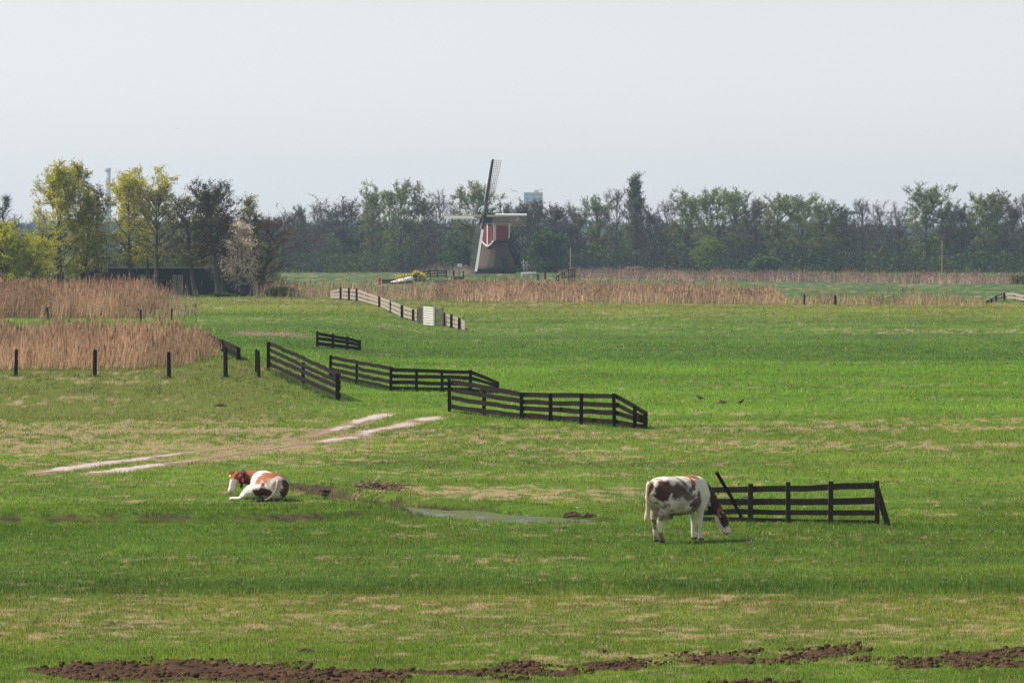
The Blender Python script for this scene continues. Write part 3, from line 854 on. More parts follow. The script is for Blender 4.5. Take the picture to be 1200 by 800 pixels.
fence("rear dark plank fence on the track, behind and left of the front one",
      [(387, 443, 417), (418, 450, 425), (458, 458, 431), (488, 459, 434), (518, 459.5, 434), (551, 460, 434.5), (583, 461, 448)], [0, 2, 5, 6], (0.93, 0.66, 0.39, 0.12), 0.155, 0.13)
fence("front dark plank fence in the middle of the pasture, wing sloping down at right",
      [(527, 482, 445), (567, 486, 453), (611, 491, 461), (645, 494, 462), (681, 497, 462), (720, 500, 462), (744, 502, 477), (756, 502.5, 485)], [0, 2, 5, 7], (0.94, 0.68, 0.42, 0.15), 0.16, 0.14)
fence("short dark fence standing alone in the far pasture, left of centre",
      [(372, 406.5, 389), (390, 408.5, 391.5), (407, 410, 395), (421.5, 410.8, 399)], [0, 2, 3], (0.90, 0.58, 0.22), 0.17, 0.14)
fence("low dark fence half hidden by the right end of the lower reed bed",
      [(233, 401, 387), (247, 407, 393), (262, 413, 400), (279, 422, 408)], [0, 3], (0.88, 0.5, 0.2), 0.2, 0.16)
fe = [(399, 351, 337.5), (409, 352, 338), (418, 353, 338.5), (431, 355.5, 343), (444.5, 360, 348), (458, 367, 353), (471, 373, 358), (484, 376.5, 363), (490, 378, 364)]
fence("long pale weathered fence running down the grassy hump towards the white gate", [(386, 349.5, 341)] + fe, [0, 1, 3, 5, 7, 9], (0.86, 0.52, 0.20), 0.22, 0.2, ('darkwood', 'palewood'), skip_posts=(0,))
fence("short pale fence right of the white gate, ending in the pasture",
      [(520.5, 382, 367), (529, 384.5, 369), (538, 386, 373), (543, 386.5, 378)], [0, 2, 3], (0.86, 0.5, 0.16), 0.2, 0.2, ('darkwood', 'palewood'), skip_posts=(3,))
ff = fence("mossy plank fence in the near pasture behind the grazing cow",
      [(836, 611, 570), (879, 611.5, 569), (924, 613, 567), (973, 614, 566), (1028, 614.5, 565.5)], [0, 4], (0.90, 0.55, 0.27, 0.03), 0.13, 0.11, ('mosswood', 'mosswood'), (0.25, 0.02), skip_posts=(0,), over=0.05)
g0, g1 = at(1042, 615.5), at_y(1025.5, 565, at(1042, 615.5).y + 0.05)
mb = MB(); mb.beam(g0 - Vector((0, 0, 0.1)), g1, 0.13, 0.12, up=(0, 1, 0)); mb.build("brace_post", M['mosswood'], ff, origin=ff.location)
lp = at(872.5, 611)
mb = MB(); t1 = at_y(839.5, 553, lp.y - 0.1); mb.tube([lp - Vector((0, 0, 0.05)), (lp + t1) / 2 + Vector((0.01, 0, 0.01)), t1], [0.035, 0.04, 0.042], 7)
o = mb.build("leaning_pole", M['darkwood'], None, origin=lp); o.location = lp
tag(o, "thin dark pole leaning left against the near fence beside the grazing cow", "pole")
mb = MB()
wr = at(874, 611); a_ = Vector((wr.x, wr.y - 0.14, 0.43)); 
mb.tube([a_ + Vector((-0.16, 0, 0.06)), a_ + Vector((-0.06, -0.01, 0.13)), a_ + Vector((0.1, 0, 0.14)), a_ + Vector((0.17, 0, 0.13))], 0.013, 5)
mb.tube([a_ + Vector((-0.2, 0, -0.14)), a_ + Vector((-0.1, 0, 0.03)), a_ + Vector((0.1, 0, 0.12))], 0.010, 5)
mb.build("wire_tie", M['tar'], ff, origin=ff.location)

# far right fence, pale rails
fence("pale rail fence round a low bank at the far right edge of the pasture",
      [(1157, 355, 353), (1162, 354.6, 350.8), (1167.5, 353, 346.7), (1177, 351.5, 343.5), (1189, 352.5, 343.5), (1200, 354, 346), (1212, 356, 350)], [0, 2, 3, 4, 5, 6], (0.9, 0.42), 0.22, 0.18, ('darkwood', 'palewood'))

# white slatted gate with bar panels on each side
gA, gB = at(496.5, 380.5), at(508.8, 381.5)
def panel(label, name, pxa, pya, pxb, pyb, H, mat, slats, vertical, cat="gate"):
    a, b = at(pxa, pya), at(pxb, pyb)
    root = empty(name, a); tag(root, label, cat)
    d = b - a; nrm = Vector((0, -1, 0))
    for q in (a, b):
        mb = MB(); mb.beam(q - Vector((0, 0, 0.2)), q + Vector((0, 0, H + 0.05)), 0.14, 0.12, up=(0, 1, 0)); mb.build("post", M[mat], root, origin=root.location)
    for i in range(slats):
        mb = MB()
        if vertical:
            q = a + d * ((i + 0.5) / slats); w = 0.42 * d.length / slats
            mb.beam(q + nrm * 0.1 + Vector((0, 0, 0.04)), q + nrm * 0.1 + Vector((0, 0, H * random.uniform(0.93, 1.0))), w, 0.03, up=(0, 1, 0))
        else:
            z = H * (i + 0.5) / slats
            mb.beam(a + nrm * 0.1 + Vector((0, 0, z)), b + nrm * 0.1 + Vector((0, 0, z + random.uniform(-.01, .01))), 0.03, 0.62 * H / slats)
        mb.build("slat", M[mat], root, origin=root.location)
    if vertical:
        for z in (0.2, 0.8):
            mb = MB(); mb.beam(a + Vector((0, 0, H * z)), b + Vector((0, 0, H * z)), 0.04, 0.12); mb.build("rail", M[mat], root, origin=root.location)
    return root
panel("white slatted gate standing in the pale fence in the far pasture", "slatted_gate", 496.5, 380.5, 508.8, 381.8, 1.38, 'whitewood', 8, False)
panel("narrow brown bar panel on the left side of the white slatted gate", "side_hurdle", 490.2, 379.5, 495.4, 380.2, 1.25, 'palewood', 4, True, "hurdle")
panel("narrow brown bar panel on the right side of the white slatted gate", "side_hurdle", 510.2, 381.8, 518.8, 382.3, 1.36, 'palewood', 6, True, "hurdle")
q = at(539, 385)
mb = MB(); q1 = at_y(546, 366, q.y); mb.tube([q + Vector((0, 0, .4)), q1], [0.03, 0.02], 5); mb.tube([q, q + Vector((0, 0, .4))], [0.04, 0.03], 5)
o = mb.build("thin_stick", M['darkwood'], None, origin=q); o.location = q
tag(o, "thin stick slanting up right of the short pale fence", "stick")

# row of single posts
def post(label, px, by, ty, w=0.13, mat='darkwood', group="single posts around the reed beds", name="fence_post", lean=0.03, cat="post"):
    g = at(px, by); h = (by - ty) / FPX * g.y
    n = 8; mb = MB()
    l = Vector((random.uniform(-lean, lean), random.uniform(-lean, lean), 0)) * h
    mb.tube([Vector((0, 0, -0.3)), l * 0.3 + Vector((0, 0, h * 0.3)), l * 0.8 + Vector((0, 0, h * 0.93)), l + Vector((0, 0, h))], [w * .55, w * .52, w * .5, w * .36], n)
    o = mb.build(name, M[mat], None); o.location = g
    return tag(o, label, cat, group)
post("leftmost wooden post of the row in front of the lower reed bed", 18.5, 440.5, 409, 0.15)
post("second wooden post from the left in front of the lower reed bed", 111, 441, 409.5, 0.17)
post("third wooden post from the left in front of the lower reed bed", 198, 443, 412, 0.17)
post("weathered post at the right end of the lower reed bed, below the low dark fence", 264.5, 442, 406, 0.18)
post("left one of two close posts beside the sloping dark plank fence", 300.3, 436, 409, 0.12)
post("right one of two close posts beside the sloping dark plank fence", 303.5, 442, 410.5, 0.13)
post("thick post sticking out of the middle of the lower reed bed", 144, 413, 385, 0.2)
post("short post in the lower reed bed, left of its thick post", 94, 413, 396, 0.16)
post("post top near the back edge of the lower reed bed, far left", 70.7, 402, 383, 0.16)
post("thin post close left of the thick post in the lower reed bed", 136, 413, 399, 0.1)
post("thin post between the two reed beds, left part", 56, 375, 360, 0.14)
post("thin post between the two reed beds, below the tall bed's right half", 165, 377, 363, 0.14)
post("thin post at the right end of the tall upper reed bed", 201.5, 375, 361, 0.14)
post("left one of two pale stakes in the far meadow left of the windmill", 310, 333.5, 327, 0.3, 'palewood', "stakes in the far meadow")
post("right one of two pale stakes in the far meadow left of the windmill", 321, 333, 326, 0.3, 'palewood', "stakes in the far meadow") if False else None
post("right one of two pale stakes in the far meadow left of the windmill", 337.5, 333, 327.5, 0.3, 'palewood', "stakes in the far meadow")
post("dark post by the far ditch, right of the long reed belt", 942.5, 357.5, 345, 0.2, group="posts by the far ditch")
post("forked dark post by the far ditch, second right of the long reed belt", 979, 357.3, 346, 0.25, group="posts by the far ditch")
post("short post standing in the long reed belt right of the windmill", 832, 353.5, 340.5, 0.22, group="posts by the far ditch")
post("dark post on the green bank right of the windmill's white wheel", 630.3, 328.5, 321, 0.3, group="posts by the windmill")
post("taller grey post on the green bank right of the windmill's white wheel", 639, 327.5, 318, 0.3, group="posts by the windmill")
post("dark mooring post on the stone quay left of the windmill", 531.5, 329.5, 317.5, 0.28, group="posts by the windmill")
post("shorter dark post near the quay, right beside the windmill's lower sail", 543, 327, 318, 0.25, group="posts by the windmill")
post("dark post in the reeds below the stone quay", 529, 343.5, 336, 0.25, group="posts by the windmill")
post("pale thin mast standing against the far wood right of the windmill", 668.5, 326, 290, 0.16, 'palewood', None, "mast", 0.0, "mast")
g = at(1104, 331); h = 49 / FPX * g.y
mb = MB(); mb.tube([Vector((0, 0, -0.3)), Vector((0, 0, h))], [0.09, 0.06], 8); o = empty("mast", g); mb.build("pole", M['palewood'], o)
mb = MB(); mb.beam((-0.75, 0.15, h * 0.63), (0.75, 0.15, h * 0.63), 0.06, 0.08); mb.build("crossbar", M['palewood'], o)
tag(o, "pale mast with a crossbar against the far wood at right", "mast")
# ------------------------------------------------------------------ things round the windmill
M['stone'] = mat_two("quay_stone", (.16, .13, .11), (.34, .29, .25), (2, 2, 2), 0.9, 0.5, 4, 0.05)
M['yellow'] = mat_two("yellow_flowers", (.55, .42, .01), (.80, .66, .03), (3, 3, 3), 0.8, 0.2)
M['redpaint'] = mat_two("red_paint", (.45, .02, .03), (.6, .05, .05), (3, 3, 3), 0.6, 0)
Q0 = at(508, 338.0)
quay = empty("stone_quay", Q0); tag(quay, "low stone quay wall in the reeds left of the windmill", "quay")
QY = at(530, 338.0).y
for i in range(14):
    for r_ in range(2):
        x0 = (509.0 + i * 2.7 - 600) / FPX * QY; w = 2.6 / FPX * QY
        mb = MB(); z0 = -0.05 + r_ * 0.62
        mb.beam((x0, QY + 0.1 * r_ + i * 0.02, z0 + 0.3), (x0 + w * 0.95, QY + 0.1 * r_, z0 + 0.3), 0.5, 0.58 * random.uniform(.9, 1.05)); mb.build("stone", M['stone'], quay, origin=quay.location)
mb = MB(); a_ = at_y(507, 329.5, QY + 0.6); b_ = at_y(550, 329.0, QY + 1.0); mb.beam(a_, b_, 1.6, 0.22); mb.build("capping", M['stone'], quay, origin=quay.location)
g = at_y(537, 331, QY + 0.7); g.z = at_y(537, 329.5, QY + 0.7).z + 0.1
tro = empty("trough", g); tag(tro, "dark trough with white rim on the stone quay", "trough")
mb = MB(); mb.add([(-.45, -.3, 0), (.45, -.3, 0), (.45, .3, 0), (-.45, .3, 0), (-.55, -.38, .5), (.55, -.38, .5), (.55, .38, .5), (-.55, .38, .5)], [(3, 2, 1, 0), (4, 5, 6, 7), (0, 1, 5, 4), (1, 2, 6, 5), (2, 3, 7, 6), (3, 0, 4, 7)]); mb.build("basin", M['tar'], tro)
mb = MB(); mb.beam((-.2, 0, .52), (-.45, 0, .72), .2, .12); mb.beam((.3, 0, .52), (.55, 0, .95), .22, .2); mb.build("rim", M['white'], tro)
# upturned white boat on the bank
bp_ = at(471, 333.0)
boat = empty("boat", bp_, math.radians(8)); tag(boat, "low white upturned boat lying on the bank left of the windmill", "boat")
L = 26 / FPX * bp_.y
mb = MB(); v = []; f = []
for i in range(9):
    t = i / 8; xx = (t - .5) * L; w = 0.62 * math.sin(math.pi * min(0.97, 0.06 + 0.94 * t)) ** 0.6; hh = 0.14 + 0.42 * t + 0.1 * math.sin(math.pi * t)
    for k in range(7):
        a_ = math.pi * k / 6; v.append((xx, w * math.cos(a_), 0.22 + hh * math.sin(a_) ** 0.7 * (1 if 0 < k < 6 else 0) + t * 0.35))
for i in range(8):
    for k in range(6): f.append((i * 7 + k, i * 7 + k + 1, (i + 1) * 7 + k + 1, (i + 1) * 7 + k))
f += [tuple(range(6, -1, -1)), tuple(56 + k for k in range(7))]
mb.add(v, f); mb.build("hull", M['white'], boat, True)
mb = MB(); mb.beam((-L * .5, 0, .12), (L * .45, 0, .34), 1.0, 0.3); mb.build("keel_support", M['tar'], boat)
o = MB(); o.tube([(0, 0, -.1), (0, 0, .5), (0, 0, 1.0), (0, 0, 1.05)], [.2, .2, .24, .05], 8); o = o.build("marker_post", M['redpaint'], None); o.location = at(444.5, 334)
tag(o, "small red marker post left of the white boat", "marker")
# railing up the bank, with yellow flowering bushes over it
fence("dark railing climbing the green bank left of the windmill",
      [(449, 333, 328), (458, 333, 328), (468, 332.5, 327), (479, 331.5, 325), (488, 330, 321.5), (496, 328.5, 318.5), (504, 327, 316.5), (513, 326, 316), (523, 325.5, 317)], [0, 2, 4, 6, 8], (0.92, 0.62, 0.3), 0.2, 0.2)
sg = at(538.5, 324)
sgn = empty("sign", sg); tag(sgn, "small plain white board on a post left of the windmill", "sign")
hs = 15 / FPX * sg.y
mb = MB(); mb.beam((0, 0, -.2), (0, 0, hs - .2), .08, .08, up=(0, 1, 0)); mb.build("post", M['tar'], sgn)
mb = MB(); mb.beam((-.38, -.08, hs - .25), (.38, -.08, hs - .25), .05, .55); mb.build("board", M['white'], sgn)
bn = at(617, 326.5)
ben = empty("white_bench", bn); tag(ben, "low white bench beside the windmill's winding wheel", "bench")
mb = MB(); mb.beam((-.95, 0, .5), (.95, 0, .5), .45, .08); mb.build("seat", M['white'], ben)
for sx in (-.75, .7):
    mb = MB(); mb.beam((sx, 0, -.1), (sx, 0, .46), .3, .4, up=(0, 1, 0)); mb.build("leg", M['white'], ben)
mb = MB(); mb.beam((-.9, .25, .85), (1.5, .25, .95), .06, .25); mb.build("backrest", M['white'], ben)
for sx in (-.75, .7):
    mb = MB(); mb.beam((sx, .25, .4), (sx, .25, .9), .06, .08, up=(0, 1, 0)); mb.build("back_post", M['white'], ben)
rp = at(661, 330.5)
ramp = empty("footbridge", rp, math.radians(-15)); tag(ramp, "small dark wooden footbridge with pale handrail right of the windmill", "footbridge")
for sy in (-.6, .6):
    for sx, hh in ((-1.0, .9), (-.1, 1.6), (.9, 1.9), (1.5, 1.9)):
        mb = MB(); mb.beam((sx, sy, -.2), (sx, sy, hh), .13, .13, up=(0, 1, 0)); mb.build("post", M['darkwood'], ramp)
    mb = MB(); mb.beam((-1.2, sy, .85), (.7, sy, 1.85), .12, .14); mb.build("handrail", M['palewood'] if sy < 0 else M['darkwood'], ramp)
    mb = MB(); mb.beam((.7, sy, 1.85), (1.6, sy, 1.85), .12, .14); mb.build("handrail", M['darkwood'], ramp)
for i in range(9):
    t = i / 8
    mb = MB(); mb.beam((-1.2 + 2.7 * t, -.6, .15 + .7 * min(t * 1.3, 1)), (-1.2 + 2.7 * t, .6, .15 + .7 * min(t * 1.3, 1)), .26, .08); mb.build("plank", M['darkwood'], ramp)

# ------------------------------------------------------------------ shed behind the left trees
sp_ = at_y(200, 350, 462.0); SX0 = at_y(92, 350, 462).x; SX1 = at_y(306, 350, 462).x; SZ = gz(sp_.x, 462) - 0.3
STOP = at_y(200, 313.5, 462).z
shed = empty("shed", (SX0, 462, SZ)); tag(shed, "long low dark shed with flat grey roof behind the trees at left", "shed")
def box(mb, x0, x1, y0, y1, z0, z1): mb.add([(x0, y0, z0), (x1, y0, z0), (x1, y1, z0), (x0, y1, z0), (x0, y0, z1), (x1, y0, z1), (x1, y1, z1), (x0, y1, z1)], [(3, 2, 1, 0), (4, 5, 6, 7), (0, 1, 5, 4), (1, 2, 6, 5), (2, 3, 7, 6), (3, 0, 4, 7)])
M['shedwall'] = mat_two("black_boards", (.010, .011, .012), (.028, .028, .026), (6, 6, .6), 0.85, 0.3, 3)
M['roofing'] = mat_two("cement_sheet", (.20, .19, .18), (.36, .35, .33), (1, 6, 1), 0.9, 0.3, 3)
M['greyboard'] = mat_two("grey_boards", (.15, .15, .14), (.28, .27, .25), (6, 6, .7), 0.85, 0.3, 3)
W_ = SX1 - SX0; H_ = STOP - SZ
nb = 24
for i in range(nb):
    mb = MB(); x0 = W_ * i / nb; box(mb, x0 + .012, x0 + W_ / nb - .012, random.uniform(0, .03), 0.12, 0, H_ - .1); mb.build("board", M['shedwall'], shed)
mb = MB(); box(mb, 0, W_, 0.13, 7.0, 0, H_ - .48); mb.build("wall", M['shedwall'], shed)
mb = MB(); mb.add([(-.5, -.5, H_ - .08), (W_ + .4, -.5, H_ - .08), (W_ + .4, 7.4, H_ - .40), (-.5, 7.4, H_ - .40), (-.5, -.5, H_ + .10), (W_ + .4, -.5, H_ + .10), (W_ + .4, 7.4, H_ - .22), (-.5, 7.4, H_ - .22)], [(3, 2, 1, 0), (4, 5, 6, 7), (0, 1, 5, 4), (1, 2, 6, 5), (2, 3, 7, 6), (3, 0, 4, 7)])
mb.build("roof", M['roofing'], shed)
def px2s(px): return at_y(px, 330, 462).x - SX0
for (xa, xb, ya, yb) in ((163.5, 169, 337.5, 321.5), (170, 175.5, 337.5, 321.5), (202, 207, 350, 322), (208, 214.5, 350, 322), (293, 302, 344, 326)):
    mb = MB(); box(mb, px2s(xa), px2s(xb), -.06, -.01, at_y(xa, ya, 462).z - SZ, at_y(xa, yb, 462).z - SZ); mb.build("door_leaf", M['greyboard'], shed)
lad = empty("ladder", (SX0 + px2s(124.5), 461.2, gz(SX0, 461))); tag(lad, "pale wooden ladder leaning against the dark shed at left", "ladder")
hl = at_y(124, 307, 461).z - gz(SX0, 461)
for sx in (-.24, .24):
    mb = MB(); mb.beam((sx, -.9, 0), (sx, 0, hl), .07, .09, up=(0, 1, 0)); mb.build("side_rail", M['palewood'], lad)
for i in range(11):
    t = (i + .7) / 11.5; mb = MB(); mb.beam((-.24, -.9 + .9 * t, hl * t), (.24, -.9 + .9 * t, hl * t), .05, .05); mb.build("rung", M['palewood'], lad)

# ------------------------------------------------------------------ trees
def tube_np(path, rad, n, V, F, base):
    path = np.asarray(path); m = len(path)
    T = np.gradient(path, axis=0); T /= np.linalg.norm(T, axis=1)[:, None] + 1e-9
    ref = np.array([0.31, 0.95, 0.05])
    A = np.cross(T, ref); A /= np.linalg.norm(A, axis=1)[:, None] + 1e-9; B = np.cross(T, A)
    an = np.arange(n) * 2 * math.pi / n
    R = path[:, None, :] + np.asarray(rad)[:, None, None] * (np.cos(an)[None, :, None] * A[:, None, :] + np.sin(an)[None, :, None] * B[:, None, :])
    V.append(R.reshape(-1, 3))
    I = base + np.arange(m * n).reshape(m, n); J = np.roll(I, -1, 1)
    F.append(np.stack([I[:-1], J[:-1], J[1:], I[1:]], -1).reshape(-1, 4))
    return base + m * n

def shape_round(t): return math.sin(math.pi * min(1, 0.12 + 0.86 * t)) ** 0.6
def shape_col(t): return 0.35 + 0.65 * math.sin(math.pi * min(1, 0.15 + 0.8 * t)) ** 0.5
def shape_top(t): return 0.25 + 0.75 * math.sin(math.pi * min(1, 0.02 + 0.9 * t)) ** 0.9
def shape_egg(t): return math.sin(math.pi * min(1, 0.25 + 0.74 * t)) ** 0.7

def tree_mesh(seed, H, R, cb=0.2, shape=shape_round, nl=26, r0=0.22, lean=(0, 0), kink=0.3, elev=(20, 65), nsub=6, ntw=7, twl=0.9, tww=0.045,
              twcol=((.10, .085, .075),), nleaf=4, lsize=0.22, lcol=((.09, .13, .03),), stems=1, droop=0.0, leaf_low=1.0, dens_top=1.0, trunkcol=None):
    rg = np.random.default_rng(seed)
    V, F = [], []; base = 0
    TWs, TWd = [], []
    SB = []
    for s_ in range(stems):
        off = np.zeros(3) if stems == 1 else np.array([rg.normal(0, .35), rg.normal(0, .35), 0])
        top = np.array([lean[0] * H, lean[1] * H, H * (1 if s_ == 0 else rg.uniform(.7, 1.0))])
        if stems > 1: top[:2] += rg.normal(0, R * .45, 2)
        n = 9; t = np.linspace(0, 1, n)
        P = off + t[:, None] * top + np.concatenate([np.cumsum(rg.normal(0, kink * 0.12, (n, 2)), 0) * (t[:, None] > 0), np.zeros((n, 1))], 1)
        rs = r0 / math.sqrt(stems)
        base = tube_np(P, rs * (1 - t) ** 0.8 + 0.02 + rs * .5 * np.exp(-t * 25), 7, V, F, base)
        nls = max(3, nl // stems)
        for i in range(nls):
            tt = cb + (1 - cb) * ((i + rg.uniform(.1, .9)) / nls)
            q = min(n - 1.001, tt * (n - 1)); k = int(q); S = P[k] + (P[k + 1] - P[k]) * (q - k)
            rel = (tt - cb) / (1 - cb)
            Lb = max(0.5, R * shape(rel) * rg.uniform(.75, 1.15) * (1 if stems == 1 else .7))
            az = i * 2.399 + rg.uniform(-.5, .5) + s_
            el = math.radians(elev[0] + (elev[1] - elev[0]) * rel + rg.normal(0, 7))
            d = np.array([math.cos(az) * math.cos(el), math.sin(az) * math.cos(el), math.sin(el)])
            m = 5; u = np.linspace(0, 1, m)[:, None]
            Lp = Lb / max(.45, math.cos(el))
            Lp = min(Lp, Lb * 1.5)
            path = S + d * u * Lp + np.array([0, 0, 1]) * (0.16 - droop) * Lp * u ** 2 + np.cumsum(rg.normal(0, .05 * Lp * kink / .3, (m, 3)), 0) * (u > 0)
            base = tube_np(path, (rs * .42 * (1 - .6 * tt)) * (1 - u[:, 0]) ** .8 + 0.014, 4, V, F, base)
            for j in range(nsub):
                f = 0.25 + 0.75 * (j + rg.uniform(0, 1)) / nsub
                q = min(m - 1.001, f * (m - 1)); k = int(q); S2 = path[k] + (path[k + 1] - path[k]) * (q - k)
                d2 = d * .6 + rg.normal(0, .55, 3) + np.array([0, 0, .25 - droop]); d2 /= np.linalg.norm(d2)
                SB.append((S2, d2, Lp * rg.uniform(.22, .42) * (1.15 - .5 * f) + .3))
    S2 = np.array([a for a, _, _ in SB]); D2 = np.array([a for _, a, _ in SB]); L2 = np.array([a for _, _, a in SB])
    nb_ = len(S2)
    CV, CCol = [], []
    def tris(a, b, c, col): CV.append(np.stack([a, b, c], 1).reshape(-1, 3)); CCol.append(np.repeat(col, 3, 0))
    side = np.cross(D2, rg.normal(0, 1, (nb_, 3))); side /= np.linalg.norm(side, axis=1)[:, None]
    tc = np.array(twcol)
    def pick(n, pal, jit=.18): pal = np.array(pal); return pal[rg.integers(0, len(pal), n)] * rg.normal(1, jit, (n, 1)).clip(.5, 1.6)
    wb = np.maximum(tww * 1.5, .04)
    tris(S2 - side * wb / 2, S2 + side * wb / 2, S2 + D2 * L2[:, None], pick(nb_, twcol))
    # twigs
    kk = rg.integers(0, nb_, nb_ * ntw)
    f = rg.uniform(.15, 1, len(kk))[:, None]
    TS = S2[kk] + D2[kk] * L2[kk][:, None] * f
    TD = D2[kk] * .7 + rg.normal(0, .55, (len(kk), 3)) + np.array([0, 0, .2 - droop * 1.6]); TD /= np.linalg.norm(TD, axis=1)[:, None]
    TL = twl * rg.uniform(.5, 1.2, len(kk))
    sd = np.cross(TD, rg.normal(0, 1, TD.shape)); sd /= np.linalg.norm(sd, axis=1)[:, None]
    tris(TS - sd * tww / 2, TS + sd * tww / 2, TS + TD * TL[:, None], pick(len(kk), twcol))
    if nleaf > 0:
        keep = rg.uniform(0, 1, len(kk)) < (leaf_low + (dens_top - leaf_low) * np.clip(TS[:, 2] / H, 0, 1))
        ki = np.repeat(np.where(keep)[0], int(nleaf))
        LP = TS[ki] + TD[ki] * (TL[ki] * rg.uniform(.1, 1.1, len(ki)))[:, None] + rg.normal(0, lsize * .5, (len(ki), 3))
        a = rg.normal(0, 1, (len(ki), 3)); a /= np.linalg.norm(a, axis=1)[:, None]
        b = np.cross(a, rg.normal(0, 1, (len(ki), 3))); b /= np.linalg.norm(b, axis=1)[:, None]
        sz = lsize * rg.uniform(.55, 1.25, (len(ki), 1))
        clump = np.repeat(rg.normal(1, .15, keep.sum()), int(nleaf))[:, None].clip(.6, 1.5)
        tris(LP - a * sz * .5, LP + a * sz * .5, LP + b * sz, pick(len(ki), lcol) * clump)
    CV = np.concatenate(CV); CCol = np.concatenate(CCol)
    zs = H / np.quantile(CV[:, 2], 0.999)
    CV = CV * np.array([1, 1, zs]); V = [q * np.array([1, 1, zs]) for q in V]
    tm = np_mesh("trunk", np.concatenate(V), np.concatenate(F), M['bark'], None, True)
    cm = np_mesh("crown", CV, np.arange(len(CV)).reshape(-1, 3), M['leaf'], CCol)
    return tm, cm

def put_tree(name, label, meshes, loc, rz=0, sc_=(1, 1, 1), cat="tree", group=None):
    r = empty(name, loc, rz); r.scale = sc_
    tag(r, label, cat, group)
    for nm, me in (("trunk", meshes[0]), ("crown", meshes[1])): link(bpy.data.objects.new(nm, me), r)
    return r

BR = ((.105, .085, .07), (.08, .068, .06), (.13, .10, .08))
DBR = ((.055, .042, .035), (.075, .055, .042))
YG = ((.56, .51, .05), (.46, .44, .05), (.62, .55, .08), (.34, .36, .05))
OL = ((.20, .19, .05), (.16, .165, .05), (.26, .23, .06))
def by_px(px, top, Y, base_z=None):
    p = at_y(px, 300, Y); z = gz(p.x, Y) if base_z is None else base_z
    return Vector((p.x, Y, z - 0.1)), at_y(px, top, Y).z - z
def near_tree(name, label, px, top, Y, wpx, lx=0.0, **kw):
    loc, H = by_px(px, top, Y)
    R = wpx / FPX * Y
    return put_tree(name, label, tree_mesh(int(px * 7 + top), H, R, lean=(lx, 0), **kw), loc, 0)
G1 = None
near_tree("bare_tree", "leafless twiggy tree at the very left edge behind the bright willow", 4, 222, 470, 24, cb=.25, nl=22, nleaf=0, twcol=DBR, ntw=10, tww=.06)
near_tree("dark_bush", "dark ivy covered bush between the bright willow and the twin yellow trees", 56, 272, 452, 20, cb=.05, nl=30, nleaf=5, lsize=.25, lcol=((.03, .035, .018), (.05, .045, .03)), twcol=DBR)
near_tree("willow", "bright yellow green willow bush above the tall reeds at the left edge", 12, 257, 420, 48, cb=.05, shape=shape_egg, nl=60, stems=5, elev=(40, 78), nleaf=9, lsize=.16, lcol=((.44, .46, .025), (.34, .38, .03), (.52, .50, .04)), twcol=((.2, .17, .05),), nsub=7, ntw=8, kink=.2)
near_tree("poplar", "tall yellow green tree, left one of the twin crowns", 68, 187, 448, 40, cb=.16, shape=shape_egg, nl=46, stems=2, elev=(30, 72), nleaf=12, lsize=.15, tww=.03, lcol=YG, twcol=((.24, .21, .08), (.16, .14, .07)), nsub=7, ntw=7, dens_top=1.1, leaf_low=.55)
near_tree("poplar", "tall yellow green tree, right one of the twin crowns", 98, 188, 451, 30, cb=.14, shape=shape_egg, nl=42, stems=2, elev=(30, 72), nleaf=12, lsize=.15, tww=.03, lcol=YG + ((.16, .18, .04),), twcol=((.24, .21, .08), (.16, .14, .07)), nsub=7, ntw=7, dens_top=1.1, leaf_low=.6)
near_tree("dark_alder", "small dark tree peeping out right of the twin yellow trees", 115, 214, 470, 9, cb=.3, nl=20, nleaf=3, lsize=.2, lcol=((.05, .045, .03),), twcol=DBR)
near_tree("poplar", "yellow topped tree left of centre in the group above the shed", 154, 200, 450, 25, lx=-.03, cb=.25, shape=shape_egg, nl=34, nleaf=12, lsize=.15, tww=.03, lcol=YG, twcol=((.22, .19, .08),), leaf_low=.35, dens_top=1.2, r0=.2)
near_tree("poplar", "broad yellow topped tree, tallest above the middle of the shed", 172, 193, 456, 36, cb=.3, shape=shape_top, nl=34, nleaf=12, lsize=.15, tww=.03, lcol=YG, twcol=((.22, .19, .08),), leaf_low=.3, dens_top=1.2, r0=.2)
near_tree("alder", "brown olive tree with straight bare trunk before the shed doors", 183, 211, 441, 36, cb=.38, shape=shape_round, nl=30, nleaf=7, lsize=.14, lcol=OL + ((.09, .075, .05),), twcol=BR, r0=.27, leaf_low=.8)
near_tree("alder", "olive tree whose trunk leans left, in front of the shed", 229, 222, 439, 30, lx=-.10, cb=.35, shape=shape_round, nl=28, nleaf=7, lsize=.14, lcol=OL, twcol=BR, r0=.27, kink=.5)
near_tree("alder", "dark brown tree with bent trunk, crown blown to the left", 256, 208, 437, 30, lx=-.12, cb=.4, shape=shape_top, nl=34, nleaf=6, lsize=.14, lcol=((.06, .042, .032), (.085, .055, .04), (.05, .045, .03)), twcol=DBR, r0=.3, kink=.6, ntw=9)
near_tree("birch", "pale green tree showing behind the bent dark brown tree", 250, 219, 470, 20, cb=.3, nl=26, nleaf=8, lsize=.15, lcol=((.22, .26, .08), (.17, .21, .06)), twcol=BR)
near_tree("alder", "dark brown tree with low branches just left of the blossom", 262, 246, 446, 22, cb=.2, nl=26, nleaf=3, lsize=.2, lcol=((.06, .045, .035), (.09, .065, .045)), twcol=DBR)
near_tree("blossom_tree", "small tree in pinkish white blossom at the right end of the shed", 284, 258, 440, 26, cb=.12, stems=3, nl=34, nleaf=9, lsize=.15, lcol=((.85, .72, .64), (.74, .60, .52), (.62, .56, .38)), twcol=BR, leaf_low=.35, dens_top=.9, elev=(15, 55))
